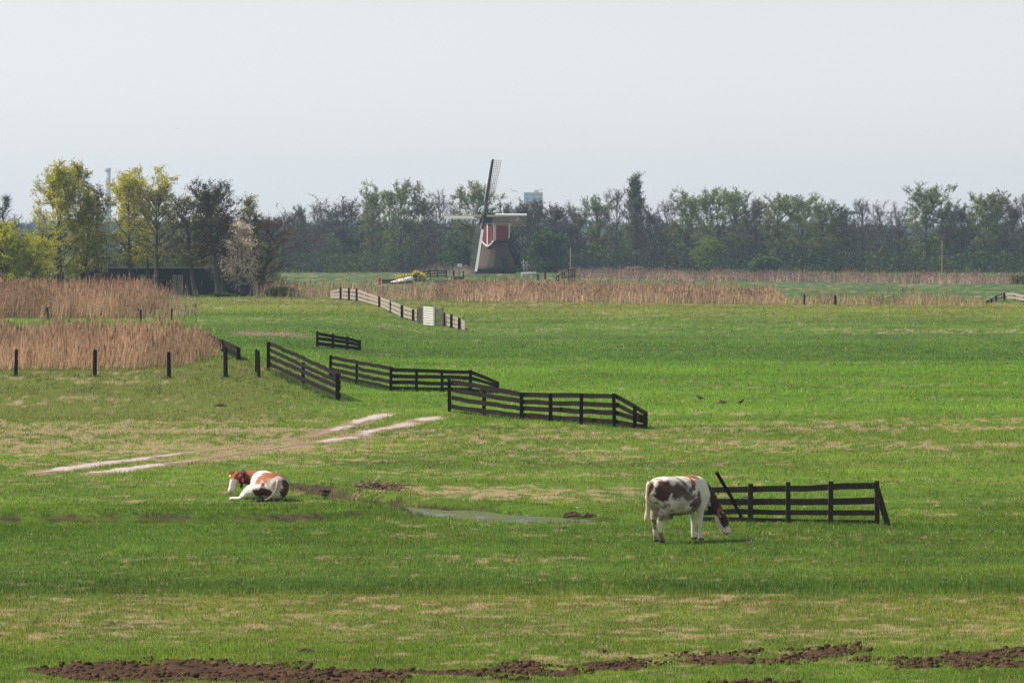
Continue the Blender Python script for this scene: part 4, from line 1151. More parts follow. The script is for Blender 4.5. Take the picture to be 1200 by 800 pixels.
near_tree("birch", "slender pale yellow green tree rising from the blossom", 294, 226, 445, 13, cb=.2, shape=shape_egg, nl=24, nleaf=8, lsize=.14, lcol=((.30, .31, .10), (.24, .25, .08)), twcol=BR, leaf_low=.5, r0=.16)
near_tree("alder", "reddish brown tree spreading to the right at the end of the group", 304, 240, 446, 42, lx=.12, cb=.22, shape=shape_round, nl=32, nleaf=6, lsize=.13, lcol=((.11, .05, .04), (.085, .045, .038), (.13, .07, .05)), twcol=((.08, .05, .042),), r0=.26, kink=.5, elev=(8, 60), leaf_low=.5, dens_top=.9)
near_tree("bush", "low brown green bush at the foot of the reddish brown tree", 322, 332, 436, 17, cb=.05, stems=3, nl=26, nleaf=3, lsize=.18, lcol=OL + ((.12, .08, .05),), twcol=BR, twl=.5)
near_tree("bush", "low green bush below the shed between two trunks", 268, 340, 434, 13, cb=.05, stems=3, nl=22, nleaf=4, lsize=.18, lcol=((.06, .10, .03),), twcol=BR, twl=.4)
near_tree("ivy_bush", "dark green ivy bush against the shed between its grey doors", 188, 324, 456, 9, cb=.05, stems=2, nl=24, nleaf=5, lsize=.2, lcol=((.025, .04, .015), (.05, .07, .02)), twcol=DBR, twl=.5)
near_tree("ivy_bush", "dark green bush in front of the left end of the shed", 108, 312, 452, 20, cb=.05, stems=3, nl=30, nleaf=5, lsize=.22, lcol=((.035, .05, .018), (.05, .065, .02)), twcol=DBR, twl=.6)

# the far wood: prototypes at 16 m, shared between the trees of a kind
GRN = ((.19, .23, .06), (.14, .175, .05), (.25, .275, .08))
GRY = ((.115, .13, .065), (.09, .10, .058), (.135, .13, .075))
FB = ((.12, .10, .09), (.15, .125, .11), (.085, .072, .066))
PR = {}
def proto(kind, n, **kw): PR[kind] = [tree_mesh(900 + 31 * i + len(PR) * 7, 16.0, kw.pop('R') if False else kw['R_'], **{k: v for k, v in kw.items() if k != 'R_'}) for i in range(n)]
proto('bare', 3, R_=4.6, cb=.25, shape=shape_top, nl=30, nleaf=0, twcol=FB, ntw=13, twl=1.5, tww=.075, r0=.3, elev=(25, 70))
proto('brown', 2, R_=5.2, cb=.2, shape=shape_round, nl=32, nleaf=3, lsize=.26, lcol=((.075, .065, .055), (.085, .085, .05)), twcol=FB, ntw=13, twl=1.4, tww=.10, r0=.3)
proto('green', 3, R_=4.9, cb=.22, shape=shape_top, nl=32, nleaf=13, lsize=.21, lcol=GRN, twcol=FB, ntw=9, twl=1.2, tww=.08, r0=.3, leaf_low=.6)
proto('grey', 2, R_=4.8, cb=.2, shape=shape_round, nl=32, nleaf=12, lsize=.20, lcol=GRY, twcol=FB, ntw=9, twl=1.2, tww=.09, r0=.3)
proto('poplar', 1, R_=1.9, cb=.2, shape=shape_col, nl=44, nleaf=4, lsize=.24, lcol=((.15, .15, .09), (.12, .13, .075)), twcol=((.15, .125, .11),), ntw=8, twl=1.0, tww=.08, r0=.3, elev=(55, 80))
proto('willow', 1, R_=6.6, cb=.25, shape=shape_top, nl=34, nleaf=9, lsize=.34, lcol=((.17, .25, .04), (.13, .20, .04), (.21, .28, .05)), twcol=((.09, .10, .04),), ntw=9, twl=1.6, tww=.09, r0=.5, droop=.5)
LOOK = {'bare': "leafless grey tree", 'brown': "brownish budding tree", 'green': "fresh green tree", 'grey': "grey green tree", 'poplar': "narrow pointed poplar"}
ORD = ["first", "second", "third", "fourth", "fifth", "sixth", "seventh", "eighth", "ninth", "tenth", "eleventh", "twelfth", "thirteenth", "fourteenth", "fifteenth", "sixteenth", "seventeenth", "eighteenth",
       "nineteenth", "twentieth", "twenty first", "twenty second", "twenty third", "twenty fourth", "twenty fifth", "twenty sixth", "twenty seventh", "twenty eighth", "twenty ninth", "thirtieth", "thirty first"]
WOOD = [(338, 246, 'bare', 22), (352, 240, 'grey', 18), (373, 231, 'bare', 24), (403, 228, 'brown', 34), (437, 219, 'green', 24), (470, 210, 'green', 34), (494, 228, 'brown', 24), (516, 220, 'bare', 24), (555, 212, 'green', 34),
        (592, 238, 'grey', 26), (612, 236, 'brown', 26), (630, 232, 'grey', 26), (652, 236, 'brown', 26), (676, 238, 'brown', 26), (700, 228, 'green', 24), (722, 218, 'bare', 26), (745, 202, 'poplar', 17), (762, 238, 'brown', 22), (781, 232, 'bare', 24),
        (806, 224, 'green', 28), (833, 219, 'green', 30), (861, 219, 'green', 26), (886, 229, 'grey', 26), (912, 226, 'green', 28), (940, 226, 'green', 28), (964, 232, 'green', 24), (986, 238, 'grey', 24), (1010, 231, 'bare', 26),
        (1030, 233, 'bare', 24), (1053, 234, 'bare', 26), (1085, 214, 'green', 34), (1109, 234, 'grey', 24), (1126, 238, 'brown', 24), (1152, 225, 'green', 26), (1168, 222, 'grey', 26), (1187, 229, 'brown', 22), (1204, 222, 'bare', 26)]
nleft = sum(1 for w in WOOD if w[0] < 570)
for i, (px, top, kind, hw) in enumerate(WOOD):
    Y = 792 + (i * 37 % 23)
    loc, H = by_px(px, top, Y)
    me = PR[kind][i % len(PR[kind])]
    sxy = (hw / FPX * Y) / {'bare': 5.6, 'brown': 6.0, 'green': 5.8, 'grey': 5.6, 'poplar': 2.6}[kind]
    if px < 570: lab = f"{LOOK[kind]} in the far wood, {ORD[nleft - 1 - i]} from the windmill going left"
    else: lab = f"{LOOK[kind]} in the far wood, {ORD[i - nleft]} from the windmill going right"
    if kind == 'poplar': lab = "tall narrow pointed poplar rising above the far wood right of the windmill"
    put_tree({'poplar': "poplar", 'bare': "bare_tree"}.get(kind, "tree"), lab, me, loc, i * 1.7, (sxy, sxy, (H + .1) / 16.0), group="trees along the far wood")
loc, H = by_px(829, 275, 760); put_tree("willow", "round weeping green willow in front of the far wood", PR['willow'][0], loc, 0.4, (.42, .42, H / 16.0))
near_tree("bush", "round dark green bush in front of the far wood, right of the willow", 893, 298, 775, 18, cb=.04, stems=4, nl=36, nleaf=5, lsize=.4, lcol=((.10, .15, .05),), twcol=FB)
near_tree("bush", "yellowish bush at the right edge before the far wood", 1199, 320, 590, 11, cb=.04, stems=4, nl=30, nleaf=4, lsize=.25, lcol=((.22, .20, .06), (.15, .15, .05)), twcol=BR, twl=.5)
near_tree("bush", "pale brown bush at the foot of the far wood right of the windmill", 745, 311, 772, 7, cb=.04, stems=3, nl=24, nleaf=3, lsize=.3, lcol=((.22, .19, .12),), twcol=BR)
near_tree("bush", "light green small tree low in the wood left of the windmill", 540, 275, 784, 26, cb=.05, stems=3, nl=40, nleaf=5, lsize=.4, lcol=((.075, .115, .035), (.06, .095, .03)), twcol=FB)
near_tree("bush", "light green small tree low in the wood right of the windmill", 645, 268, 784, 24, cb=.05, stems=3, nl=40, nleaf=5, lsize=.4, lcol=((.075, .115, .035), (.06, .095, .03)), twcol=FB)

def wood_mass(label, x0, x1, y0, y1, hfun, n, size, cols, name="woodland"):
    x = rng.uniform(x0, x1, n); y = rng.uniform(y0, y1, n)
    h = hfun(x, y)
    z = h * rng.uniform(0, 1, n) ** 0.8
    a = rng.normal(0, 1, (n, 3)); a /= np.linalg.norm(a, axis=1)[:, None]
    b = np.cross(a, rng.normal(0, 1, (n, 3))); b /= np.linalg.norm(b, axis=1)[:, None]
    s_ = size * rng.uniform(.5, 1.4, (n, 1))
    stick = rng.uniform(0, 1, n) < .45
    a[stick] = np.stack([rng.normal(0, .25, stick.sum()), rng.normal(0, .25, stick.sum()), np.ones(stick.sum())], -1)
    P = np.stack([x, y, z], -1)
    Vv = np.empty((n, 3, 3))
    Vv[:, 0] = P - a * s_ * np.where(stick, 1.6, .6)[:, None]; Vv[:, 1] = P + a * s_ * np.where(stick, 1.6, .6)[:, None]; Vv[:, 2] = P + b * s_ * np.where(stick, .18, 1.0)[:, None]
    Vv[:, :, 2] = np.maximum(Vv[:, :, 2], -0.2)
    pat = fbm(x * .07, z * .12, 131, 3)
    cc = np.array(cols)[np.clip((pat * 2.2 - .6) * len(cols), 0, len(cols) - 1).astype(int)] * rng.normal(1, .22, (n, 1)).clip(.4, 1.7)
    o = np_obj(name, Vv.reshape(-1, 3), np.arange(3 * n).reshape(-1, 3), M['leaf'], np.repeat(cc, 3, 0))
    return tag(o, label, "wood", kind="stuff")
# the trees farther back in the wood stand too close to be told apart: one mass
def back_wood(label, spots):
    VB, CB = [], []
    cache = {}
    for i, (x, y, kind, k, H, w) in enumerate(spots):
        me = PR[kind][k % len(PR[kind])][1]
        if me.name not in cache:
            co = np.empty(len(me.vertices) * 3, np.float32); me.vertices.foreach_get("co", co)
            ca = np.empty(len(me.vertices) * 4, np.float32); me.color_attributes["Col"].data.foreach_get("color", ca)
            cache[me.name] = (co.reshape(-1, 3, 3), ca.reshape(-1, 3, 4)[..., :3])
        co, ca = cache[me.name]
        sel = rng.uniform(0, 1, len(co)) < 0.24
        a = i * 2.1; c_, s_ = math.cos(a), math.sin(a)
        q = co[sel].astype(float) * np.array([w, w, H / 16.0])
        q = np.stack([q[..., 0] * c_ - q[..., 1] * s_ + x, q[..., 0] * s_ + q[..., 1] * c_ + y, q[..., 2]], -1)
        VB.append(q.reshape(-1, 3)); CB.append(ca[sel].reshape(-1, 3))
    VB = np.concatenate(VB); CB = np.concatenate(CB)
    o = np_obj("woodland", VB, np.arange(len(VB)).reshape(-1, 3), M['leaf'], CB)
    tag(o, label, "wood", kind="stuff")
spots = []
for i in range(66):
    x = -62 + 176 * (i + rng.uniform(0, 1)) / 66
    spots.append((x, rng.uniform(818, 846), ('brown', 'grey', 'green', 'brown', 'bare', 'grey', 'brown')[i % 7], i, rng.uniform(6.5, 11.8), rng.uniform(.7, 1.0)))
back_wood("closed mass of trees farther back in the far wood", spots)
wood_mass("dense dark undergrowth of the far wood behind the meadow", -62, 116, 806, 850, lambda x, y: 2.5 + 9.0 * fbm(x * .10, y * .04, 141, 4), 60000, .5, [(.07, .062, .055), (.06, .065, .045), (.07, .095, .04), (.085, .115, .045)])
wood_mass("low dark brush along the foot of the far wood", -62, 116, 786, 800, lambda x, y: 1.5 + 5.0 * fbm(x * .16, y * .03, 143, 3), 26000, .42, [(.05, .055, .04), (.055, .075, .035), (.075, .10, .04)])
wood_mass("grey brown thicket close behind the long dark shed", -50.5, -27.0, 474, 486, lambda x, y: 3.6 + 4.2 * fbm(x * .22, y * .1, 161, 3), 16000, .30, [(.10, .085, .07), (.09, .10, .05), (.12, .13, .05)], name="thicket")
wood_mass("hazy blue distant trees behind the group of trees at left", -330, -40, 1500, 1600, lambda x, y: 7 + 9 * fbm(x * .03, y * .01, 151, 3), 40000, 1.3, [(.06, .07, .05), (.055, .08, .04)])
wood_mass("very distant tree line on the horizon behind the far wood", -420, 420, 2300, 2450, lambda x, y: 10 + 10 * fbm(x * .02, y * .01, 153, 3), 50000, 2.0, [(.06, .07, .05), (.055, .08, .04)])

# distant chimney and tower block
M['concrete'] = mat_two("far_concrete", (.34, .34, .35), (.42, .42, .43), (.05, .05, .05), 0.9, 0)
Y = 3500.0; p = at_y(126.5, 300, Y); zt = at_y(126.5, 197, Y).z; r_ = 3.6 / FPX * Y
ch = empty("chimney", (p.x, Y, 0)); tag(ch, "tall pale factory chimney far behind the trees at left", "chimney")
mb = MB(); mb.tube([(0, 0, -.5), (0, 0, zt * .5), (0, 0, zt - 3)], [r_ * 1.15, r_ * 1.0, r_ * .92], 20); mb.build("shaft", M['concrete'], ch, True)
mb = MB(); mb.tube([(0, 0, zt - 3), (0, 0, zt - 2.2), (0, 0, zt)], [r_ * .95, r_ * 1.03, r_ * 1.03], 20); mb.build("rim", M['concrete'], ch, True)
Y = 3300.0; p0 = at_y(614, 300, Y); p1 = at_y(636, 300, Y); zt = at_y(620, 225.5, Y).z
tb = empty("tower_block", (p0.x, Y, 0)); tag(tb, "hazy blue tower block behind the wood right of the windmill", "building")
wd = p1.x - p0.x
mb = MB(); box(mb, 0, wd, 0, 12, -.5, zt); mb.build("wall", M['concrete'], tb)
M['farglass'] = mat_two("far_glass", (.22, .23, .25), (.26, .27, .29), (.1, .1, .1), 0.4, 0)
for k in range(5):
    z1 = zt - 1.2 - k * 3.0
    mb = MB(); box(mb, .5, wd - .5, -.06, -.01, z1 - 1.5, z1); mb.build("window_band", M['farglass'], tb)
mb = MB(); box(mb, wd * .55, wd * .8, 3, 8, zt, zt + 1.6); mb.build("roof_plant", M['concrete'], tb)
mb = MB(); mb.beam((wd * .9, 4, zt), (wd * .9, 4, zt + 2.6), .35, .35, up=(0, 1, 0)); mb.beam((wd * .6, 4, zt + 2.4), (wd * 1.02, 4, zt + 2.4), .3, .3); mb.build("hoist", M['concrete'], tb)

for (px_, by_, ty_, wp, lab) in ((472, 331, 321, 6, "left one of two yellow flowering bushes above the white boat"), (492, 329.5, 317, 5, "right one of two yellow flowering bushes, on the dark railing")):
    g = at(px_, by_); H = (by_ - ty_) / FPX * g.y
    put_tree("flowering_bush", lab, tree_mesh(int(px_), H, wp / FPX * g.y, cb=.08, stems=3, nl=26, nleaf=8, lsize=.2, lcol=((.80, .62, .02), (.66, .55, .03), (.30, .34, .05)), twcol=((.16, .18, .06),), twl=.4, r0=.06), Vector((g.x, g.y + .9, g.z - .05)), 0, (1, 1, 1), "bush")
# ------------------------------------------------------------------ cows
def ring_tube(path, ra, rb, side, seg=16, sq=1.0):
    """closed loft: elliptical rings, ra along side, rb across"""
    path = np.asarray(path, float); n = len(path)
    T = np.gradient(path, axis=0); T /= np.linalg.norm(T, axis=1)[:, None]
    sd = np.tile(np.asarray(side, float), (n, 1)) if np.ndim(side) == 1 else np.asarray(side, float)
    sd = sd - T * (sd * T).sum(1)[:, None]; sd /= np.linalg.norm(sd, axis=1)[:, None]
    up = np.cross(T, sd)
    an = np.linspace(0, 2 * math.pi, seg, endpoint=False)
    c, s_ = np.cos(an), np.sin(an)
    c = np.sign(c) * np.abs(c) ** sq; s_ = np.sign(s_) * np.abs(s_) ** sq
    R = path[:, None] + np.asarray(ra, float)[:, None, None] * c[None, :, None] * sd[:, None] + np.asarray(rb, float)[:, None, None] * s_[None, :, None] * up[:, None]
    v = [tuple(p) for p in R.reshape(-1, 3)]; f = []
    for i in range(n - 1):
        for k in range(seg): f.append((i * seg + k, i * seg + (k + 1) % seg, (i + 1) * seg + (k + 1) % seg, (i + 1) * seg + k))
    a = len(v); v += [tuple(path[0]), tuple(path[-1])]
    for k in range(seg):
        f.append((a, (k + 1) % seg, k)); f.append((a + 1, (n - 1) * seg + k, (n - 1) * seg + (k + 1) % seg))
    return v, f

def fuse(parts, name, voxel=0.016, smooth=5):
    """grow all lofts together into one continuous skin"""
    v, f = [], []
    for pv, pf in parts:
        b = len(v); v += pv; f += [tuple(b + i for i in q) for q in pf]
    me = bpy.data.meshes.new(name + "_lofts"); me.from_pydata(v, [], f); me.update()
    o = bpy.data.objects.new(name + "_lofts", me); C.objects.link(o)
    import bmesh
    bm = bmesh.new(); bm.from_mesh(me); bmesh.ops.recalc_face_normals(bm, faces=bm.faces); bm.to_mesh(me); bm.free()
    md = o.modifiers.new("r", 'REMESH'); md.mode = 'VOXEL'; md.voxel_size = voxel
    ms = o.modifiers.new("s", 'SMOOTH'); ms.factor = 0.5; ms.iterations = smooth
    dg = bpy.context.evaluated_depsgraph_get()
    out = bpy.data.meshes.new_from_object(o.evaluated_get(dg)); out.name = name
    bpy.data.objects.remove(o); bpy.data.meshes.remove(me)
    for p in out.polygons: p.use_smooth = True
    return out

def n3(P, sc_, s): return fbm(P[:, 0] * sc_ + P[:, 1] * sc_ * .6, P[:, 2] * sc_ - P[:, 1] * sc_ * .7, s, 4)
M['coat'] = mat_col("cow_coat", 0.75, 0, 0.10, 14.0, 0.25, 0.01, 0.25)
M['tagyellow'] = mat_two("ear_tag_plastic", (.75, .55, .02), (.85, .66, .04), (3, 3, 3), 0.5, 0)
M['collar'] = mat_two("collar_strap", (.01, .01, .012), (.03, .03, .035), (20, 20, 20), 0.7, 0)
M['collar_red'] = mat_two("collar_tag_red", (.5, .06, .08), (.62, .10, .12), (9, 9, 9), 0.6, 0)
M['eye'] = mat_two("cow_eye", (.008, .006, .005), (.015, .01, .01), (3, 3, 3), 0.15, 0, spec=.6)
M['bluegrey'] = mat_two("collar_sensor", (.10, .13, .17), (.15, .18, .22), (9, 9, 9), 0.5, 0)

def paint(me, base, blobs, extra=None):
    P = np.empty(len(me.vertices) * 3, np.float32); me.vertices.foreach_get("co", P); P = P.reshape(-1, 3).astype(float)
    col = np.tile(np.array(base, float), (len(P), 1))
    for (c, r, rgb, rag, soft, sc_) in blobs:
        d = np.sqrt((((P - np.array(c)) / np.array(r)) ** 2).sum(1))
        d = d + 1.35 * rag * (n3(P, sc_ * 1.3, int(abs(c[0] * 100) + 7)) - 0.5) + 0.35 * (n3(P, 16, 77) - 0.5)
        a = (1 - sstep(1 - soft, 1 + soft, d))[:, None]
        col = col * (1 - a) + np.array(rgb) * a
    if extra: col = extra(P, col)
    ca = me.color_attributes.new("Col", 'FLOAT_COLOR', 'POINT')
    rgba = np.ones((len(P), 4), np.float32); rgba[:, :3] = col; ca.data.foreach_set("color", rgba.ravel())
    me.materials.append(M['coat'])

def ear(mb, base, d, side, L=0.19, w=0.075):
    base, d, side = map(lambda q: np.array(q, float), (base, d, side)); d /= np.linalg.norm(d); side = side - d * (side @ d); side /= np.linalg.norm(side); up = np.cross(d, side)
    v, f = ring_tube([base, base + d * L * .3, base + d * L * .65, base + d * L * .92, base + d * L], [w * .45, w, w * .95, w * .45, w * .1], [.03, .028, .018, .012, .006], side, 10)
    mb.add(v, f)

# --- grazing cow, local x forward, z up
def leg(pts, ra, rb): return ring_tube(pts, ra, rb, (0, 1, 0), 12)
parts = []
tr_x = [(-.83, 1.22, 1.10, .06), (-.80, 1.31, 1.00, .13), (-.70, 1.37, .84, .215), (-.52, 1.395, .70, .275), (-.28, 1.38, .60, .31), (0, 1.365, .535, .35), (.26, 1.365, .545, .345), (.50, 1.385, .62, .275), (.68, 1.33, .70, .225), (.80, 1.22, .80, .16), (.86, 1.10, .90, .07)]
path = [(x, 0, (t + b) / 2) for x, t, b, w in tr_x]
parts.append(ring_tube(path, [w for *_, w in tr_x], [(t - b) / 2 for x, t, b, w in tr_x], (0, 1, 0), 22, .86))
# hook bones, shoulder mass, brisket, udder
for sy in (-1, 1):
    parts.append(ring_tube([(-.60, sy * .11, 1.24), (-.50, sy * .18, 1.27), (-.38, sy * .14, 1.24)], [.05, .075, .05], [.05, .08, .05], (0, 0, 1), 10))
    parts.append(ring_tube([(.56, sy * .10, 1.20), (.60, sy * .17, 1.08), (.62, sy * .20, .95), (.60, sy * .19, .78)], [.08, .10, .10, .08], [.08, .13, .16, .10], (0, 1, 0), 12))
    # hind leg: thigh, knee forward, hock back, shank
    y0 = sy * .17
    dx = -.03 if sy < 0 else .10
    parts.append(leg([(-.56, sy * .08, 1.14), (-.56, sy * .165, .97), (-.52 + dx * .2, sy * .19, .80), (-.53 + dx * .5, sy * .17, .66), (-.63 + dx * .8, sy * .155, .53), (-.65 + dx, sy * .15, .45), (-.63 + dx, sy * .15, .30), (-.61 + dx, sy * .15, .15), (-.59 + dx, sy * .15, .09), (-.56 + dx, sy * .15, .045), (-.55 + dx, sy * .15, 0.0)],
                     [.09, .125, .115, .088, .060, .052, .043, .045, .052, .056, .058], [.12, .21, .185, .125, .080, .066, .045, .047, .055, .066, .075]))
    dx = 0.06 if sy > 0 else -.02
    parts.append(leg([(.60, sy * .17, .90), (.55, sy * .17, .74), (.55 + dx * .4, sy * .15, .60), (.57 + dx * .8, sy * .14, .44), (.57 + dx, sy * .14, .38), (.56 + dx, sy * .14, .26), (.56 + dx, sy * .14, .13), (.58 + dx, sy * .14, .08), (.60 + dx, sy * .14, .04), (.61 + dx, sy * .14, 0.0)],
                     [.10, .095, .072, .055, .056, .042, .046, .052, .056, .058], [.15, .13, .09, .062, .062, .045, .047, .055, .066, .075]))
parts.append(ring_tube([(-.44, 0, .66), (-.40, 0, .55), (-.34, 0, .50), (-.22, 0, .53), (-.16, 0, .58)], [.09, .14, .14, .11, .05], [.06, .09, .09, .07, .04], (0, 1, 0), 14))
parts.append(ring_tube([(.62, 0, .70), (.75, 0, .66), (.86, 0, .74), (.92, 0, .82)], [.10, .09, .07, .04], [.10, .09, .07, .04], (0, 1, 0), 12))
# neck reaching down, head at the grass
HX = np.array([1.06, -.20, .53]); HN = np.array([1.15, -.42, .055])
parts.append(ring_tube([(.55, 0, 1.12), (.74, 0, 1.05), (.88, -.04, .93), (.97, -.10, .78), (1.02, -.16, .63), (1.06, -.20, .54)], [.19, .165, .125, .105, .095, .085], [.25, .225, .185, .15, .135, .11], (0, 1, 0), 16))
hd = HN - HX; hl_ = np.linalg.norm(hd); hd /= hl_
hp = [HX - hd * .03, HX + hd * .03, HX + hd * .11, HX + hd * .20, HX + hd * .30, HX + hd * .38, HX + hd * .445, HX + hd * .475]
parts.append(ring_tube(hp, [.08, .108, .116, .096, .076, .080, .074, .04], [.08, .115, .138, .125, .100, .088, .072, .04], (.85, .5, 0), 16))
body = fuse(parts, "body", .015, 11)
W0 = (.66, .60, .51)
DK = (.050, .022, .017); RB = (.22, .060, .024)
sdv = np.array([.85, .5, 0.]); sdv -= hd * (sdv @ hd); sdv /= np.linalg.norm(sdv); face0 = np.cross(sdv, hd); face0 = face0 if face0[2] > 0 else -face0
def ex1(P, col):
    # lower flank tan from mud plus painted shading; muddy legs, pink muzzle, dark hooves
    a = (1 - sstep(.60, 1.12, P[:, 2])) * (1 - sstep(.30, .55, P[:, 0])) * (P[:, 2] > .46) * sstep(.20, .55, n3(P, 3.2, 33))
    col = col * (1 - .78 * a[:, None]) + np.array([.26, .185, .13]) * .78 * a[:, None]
    sp = sstep(.60, .66, n3(P, 9, 35)) * (P[:, 0] < .35) * (P[:, 2] > .45) * .6
    col = col * (1 - sp[:, None]) + np.array([.07, .045, .04]) * sp[:, None]
    lg = (P[:, 2] < .48) & (P[:, 0] < -.3)
    s2 = sstep(.52, .62, n3(P, 8, 37)) * lg * .85
    col = col * (1 - s2[:, None]) + np.array([.10, .055, .04]) * s2[:, None]
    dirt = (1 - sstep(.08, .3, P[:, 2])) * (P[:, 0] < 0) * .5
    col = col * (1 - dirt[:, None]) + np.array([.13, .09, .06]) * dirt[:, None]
    m = (P[:, 0] > 1.02) & (P[:, 2] < .15) & (P[:, 1] < -.25); col[m] = (.55, .32, .28)
    dd = P - HX; fw = dd @ hd; fc = dd @ face0
    isH = (fw > .02) & (np.linalg.norm(dd - fw[:, None] * hd, axis=1) < .17) & (P[:, 0] > .9)
    dk = isH * (1 - sstep(.30, .37, fw + .1 * (n3(P, 9, 39) - .5))) * sstep(-.035, .0, fc + .05 * (n3(P, 7, 41) - .5))
    col = col * (1 - dk[:, None]) + np.array([.045, .020, .016]) * dk[:, None]
    hoof = (P[:, 2] < .05) & (P[:, 0] < .85); col[hoof] = (.05, .04, .035)
    return col
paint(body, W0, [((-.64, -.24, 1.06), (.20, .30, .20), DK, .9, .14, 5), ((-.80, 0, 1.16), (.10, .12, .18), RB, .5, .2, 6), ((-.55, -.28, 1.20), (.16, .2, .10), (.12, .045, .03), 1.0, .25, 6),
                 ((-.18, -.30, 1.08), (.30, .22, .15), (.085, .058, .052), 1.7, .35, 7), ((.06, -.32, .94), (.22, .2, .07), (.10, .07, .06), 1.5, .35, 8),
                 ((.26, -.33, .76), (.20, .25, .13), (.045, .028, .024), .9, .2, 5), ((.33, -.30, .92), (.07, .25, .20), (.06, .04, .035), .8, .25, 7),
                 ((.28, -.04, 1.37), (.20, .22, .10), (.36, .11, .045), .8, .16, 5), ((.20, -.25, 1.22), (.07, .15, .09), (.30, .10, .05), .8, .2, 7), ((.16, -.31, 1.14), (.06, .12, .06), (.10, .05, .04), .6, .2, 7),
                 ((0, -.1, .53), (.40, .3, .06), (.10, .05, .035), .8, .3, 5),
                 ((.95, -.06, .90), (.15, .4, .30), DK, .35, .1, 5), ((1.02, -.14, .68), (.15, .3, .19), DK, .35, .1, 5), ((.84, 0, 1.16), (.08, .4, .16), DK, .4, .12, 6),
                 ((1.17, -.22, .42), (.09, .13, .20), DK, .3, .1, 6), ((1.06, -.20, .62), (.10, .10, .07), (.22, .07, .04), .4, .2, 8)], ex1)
P1 = at(793.5, 634.6)
cow1 = empty("cow", P1, math.radians(43)); tag(cow1, "standing white and dark brown cow grazing beside the mossy fence", "cow")
cow1.location.z += 0.02
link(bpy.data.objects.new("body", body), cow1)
mb = MB(); tl = [(-.82, .0, 1.27), (-.86, 0.01, 1.20), (-.865, .03, 1.03), (-.85, .05, .85), (-.84, .06, .70), (-.845, .06, .60), (-.855, .06, .50), (-.85, .06, .43)]
v, f = ring_tube(tl, [.05, .04, .028, .022, .024, .045, .05, .015], [.05, .04, .028, .022, .024, .045, .05, .015], (0, 1, 0), 8); mb.cur = (.62, .50, .38); mb.add(v, f); mb.build("tail", M['coat'], cow1, True, True)
def at_head(hx, hd, side, fwd, lat, upv=0): return hx + hd * fwd + side * lat
sdv = np.array([.85, .5, 0.]); sdv -= hd * (sdv @ hd); sdv /= np.linalg.norm(sdv); face = np.cross(sdv, hd); face = face if face[2] > 0 else -face
for sy in (-1, 1):
    e = MB(); eb = HX + hd * .03 + sdv * sy * .085
    e.cur = (.36, .15, .09); ear(e, eb, sdv * sy * .9 + face * .12 - hd * .12 + np.array([.25, 0, .1]), hd, .20, .07); e.build("ear", M['coat'], cow1, True, True)
    tg = MB(); tp_ = eb + (sdv * sy * .9 + np.array([.2, 0, .05])) * .10 + face * .03; tg.beam(tp_ - hd * .005, tp_ + hd * .06, .055, .012, up=face); tg.build("ear_tag", M['tagyellow'], cow1)
    ey = MB(); ec = HX + hd * .15 + sdv * sy * .095 + face * .03; v, f = ring_tube([ec - sdv * sy * .02, ec, ec + sdv * sy * .016], [.012, .022, .006], [.012, .022, .006], hd, 8); ey.add(v, f); ey.build("eye", M['eye'], cow1, True)
# collar round the neck behind the ears
nc_ = np.array([.99, -.12, .735]); nd = np.array([.45, -.38, -.80]); nd /= np.linalg.norm(nd); n1 = np.array([0, 1.0, 0]); n1 -= nd * (n1 @ nd); n1 /= np.linalg.norm(n1); n2 = np.cross(nd, n1)
cl = MB(); pts = [nc_ + n1 * math.cos(a) * .125 + n2 * math.sin(a) * .168 for a in np.linspace(0, 2 * math.pi, 25)]
v, f = ring_tube(pts, [.012] * 25, [.03] * 25, [(p - nc_) for p in pts], 6); cl.add(v, f); collar = cl.build("collar", M['collar'], cow1)
low = nc_ + n2 * (.17 if n2[2] < 0 else -.17)
cw = MB(); cw.beam(low + np.array([0, -.03, .01]), low + np.array([.02, -.03, -.13]), .085, .06, up=(0, 1, 0)); cw.build("weight", M['collar'], collar)
cr = MB(); q_ = nc_ + n1 * -.135 + np.array([.05, 0, -.02]); cr.beam(q_, q_ + np.array([.06, -.01, -.11]), .012, .07, up=(0, 1, 0)); cr.build("number_tag", M['collar_red'], collar)

# --- lying cow
parts = []
tr2 = [(-.84, .36, .10, .09), (-.80, .36, .20, .19), (-.70, .36, .30, .30), (-.54, .365, .35, .385), (-.34, .36, .365, .44), (-.05, .345, .355, .47), (.25, .355, .36, .43), (.50, .40, .36, .34), (.68, .43, .30, .26), (.84, .46, .20, .16), (.90, .46, .10, .08)]
parts.append(ring_tube([(x, -.03, z) for x, z, h, w in tr2], [w for *_, w in tr2], [h for x, z, h, w in tr2], (0, 1, 0), 22, .9))
parts.append(ring_tube([(-.58, .26, .36), (-.42, .40, .30), (-.20, .52, .24), (-.04, .60, .18), (.0, .66, .12)], [.15, .20, .19, .13, .07], [.22, .25, .21, .14, .08], (0, 0, 1), 14))
parts.append(ring_tube([(-.02, .62, .14), (-.14, .72, .10), (-.16, .78, .075), (-.06, .86, .06), (.02, .92, .055), (.08, .98, .05), (.11, 1.02, .045)], [.075, .065, .055, .048, .05, .052, .03], [.085, .07, .055, .045, .05, .05, .03], (0, 0, 1), 12))
parts.append(ring_tube([(.62, .20, .30), (.80, .30, .20), (.92, .36, .12), (.80, .46, .07), (.66, .52, .06)], [.10, .09, .07, .05, .045], [.13, .10, .075, .05, .045], (0, 0, 1), 12))
parts.append(ring_tube([(.62, -.20, .30), (.82, -.26, .20), (.96, -.28, .12), (.84, -.36, .07)], [.10, .09, .07, .05], [.13, .10, .075, .05], (0, 0, 1), 12))
HX2 = np.array([.74, .62, .61]); HN2 = np.array([.64, .84, .13])
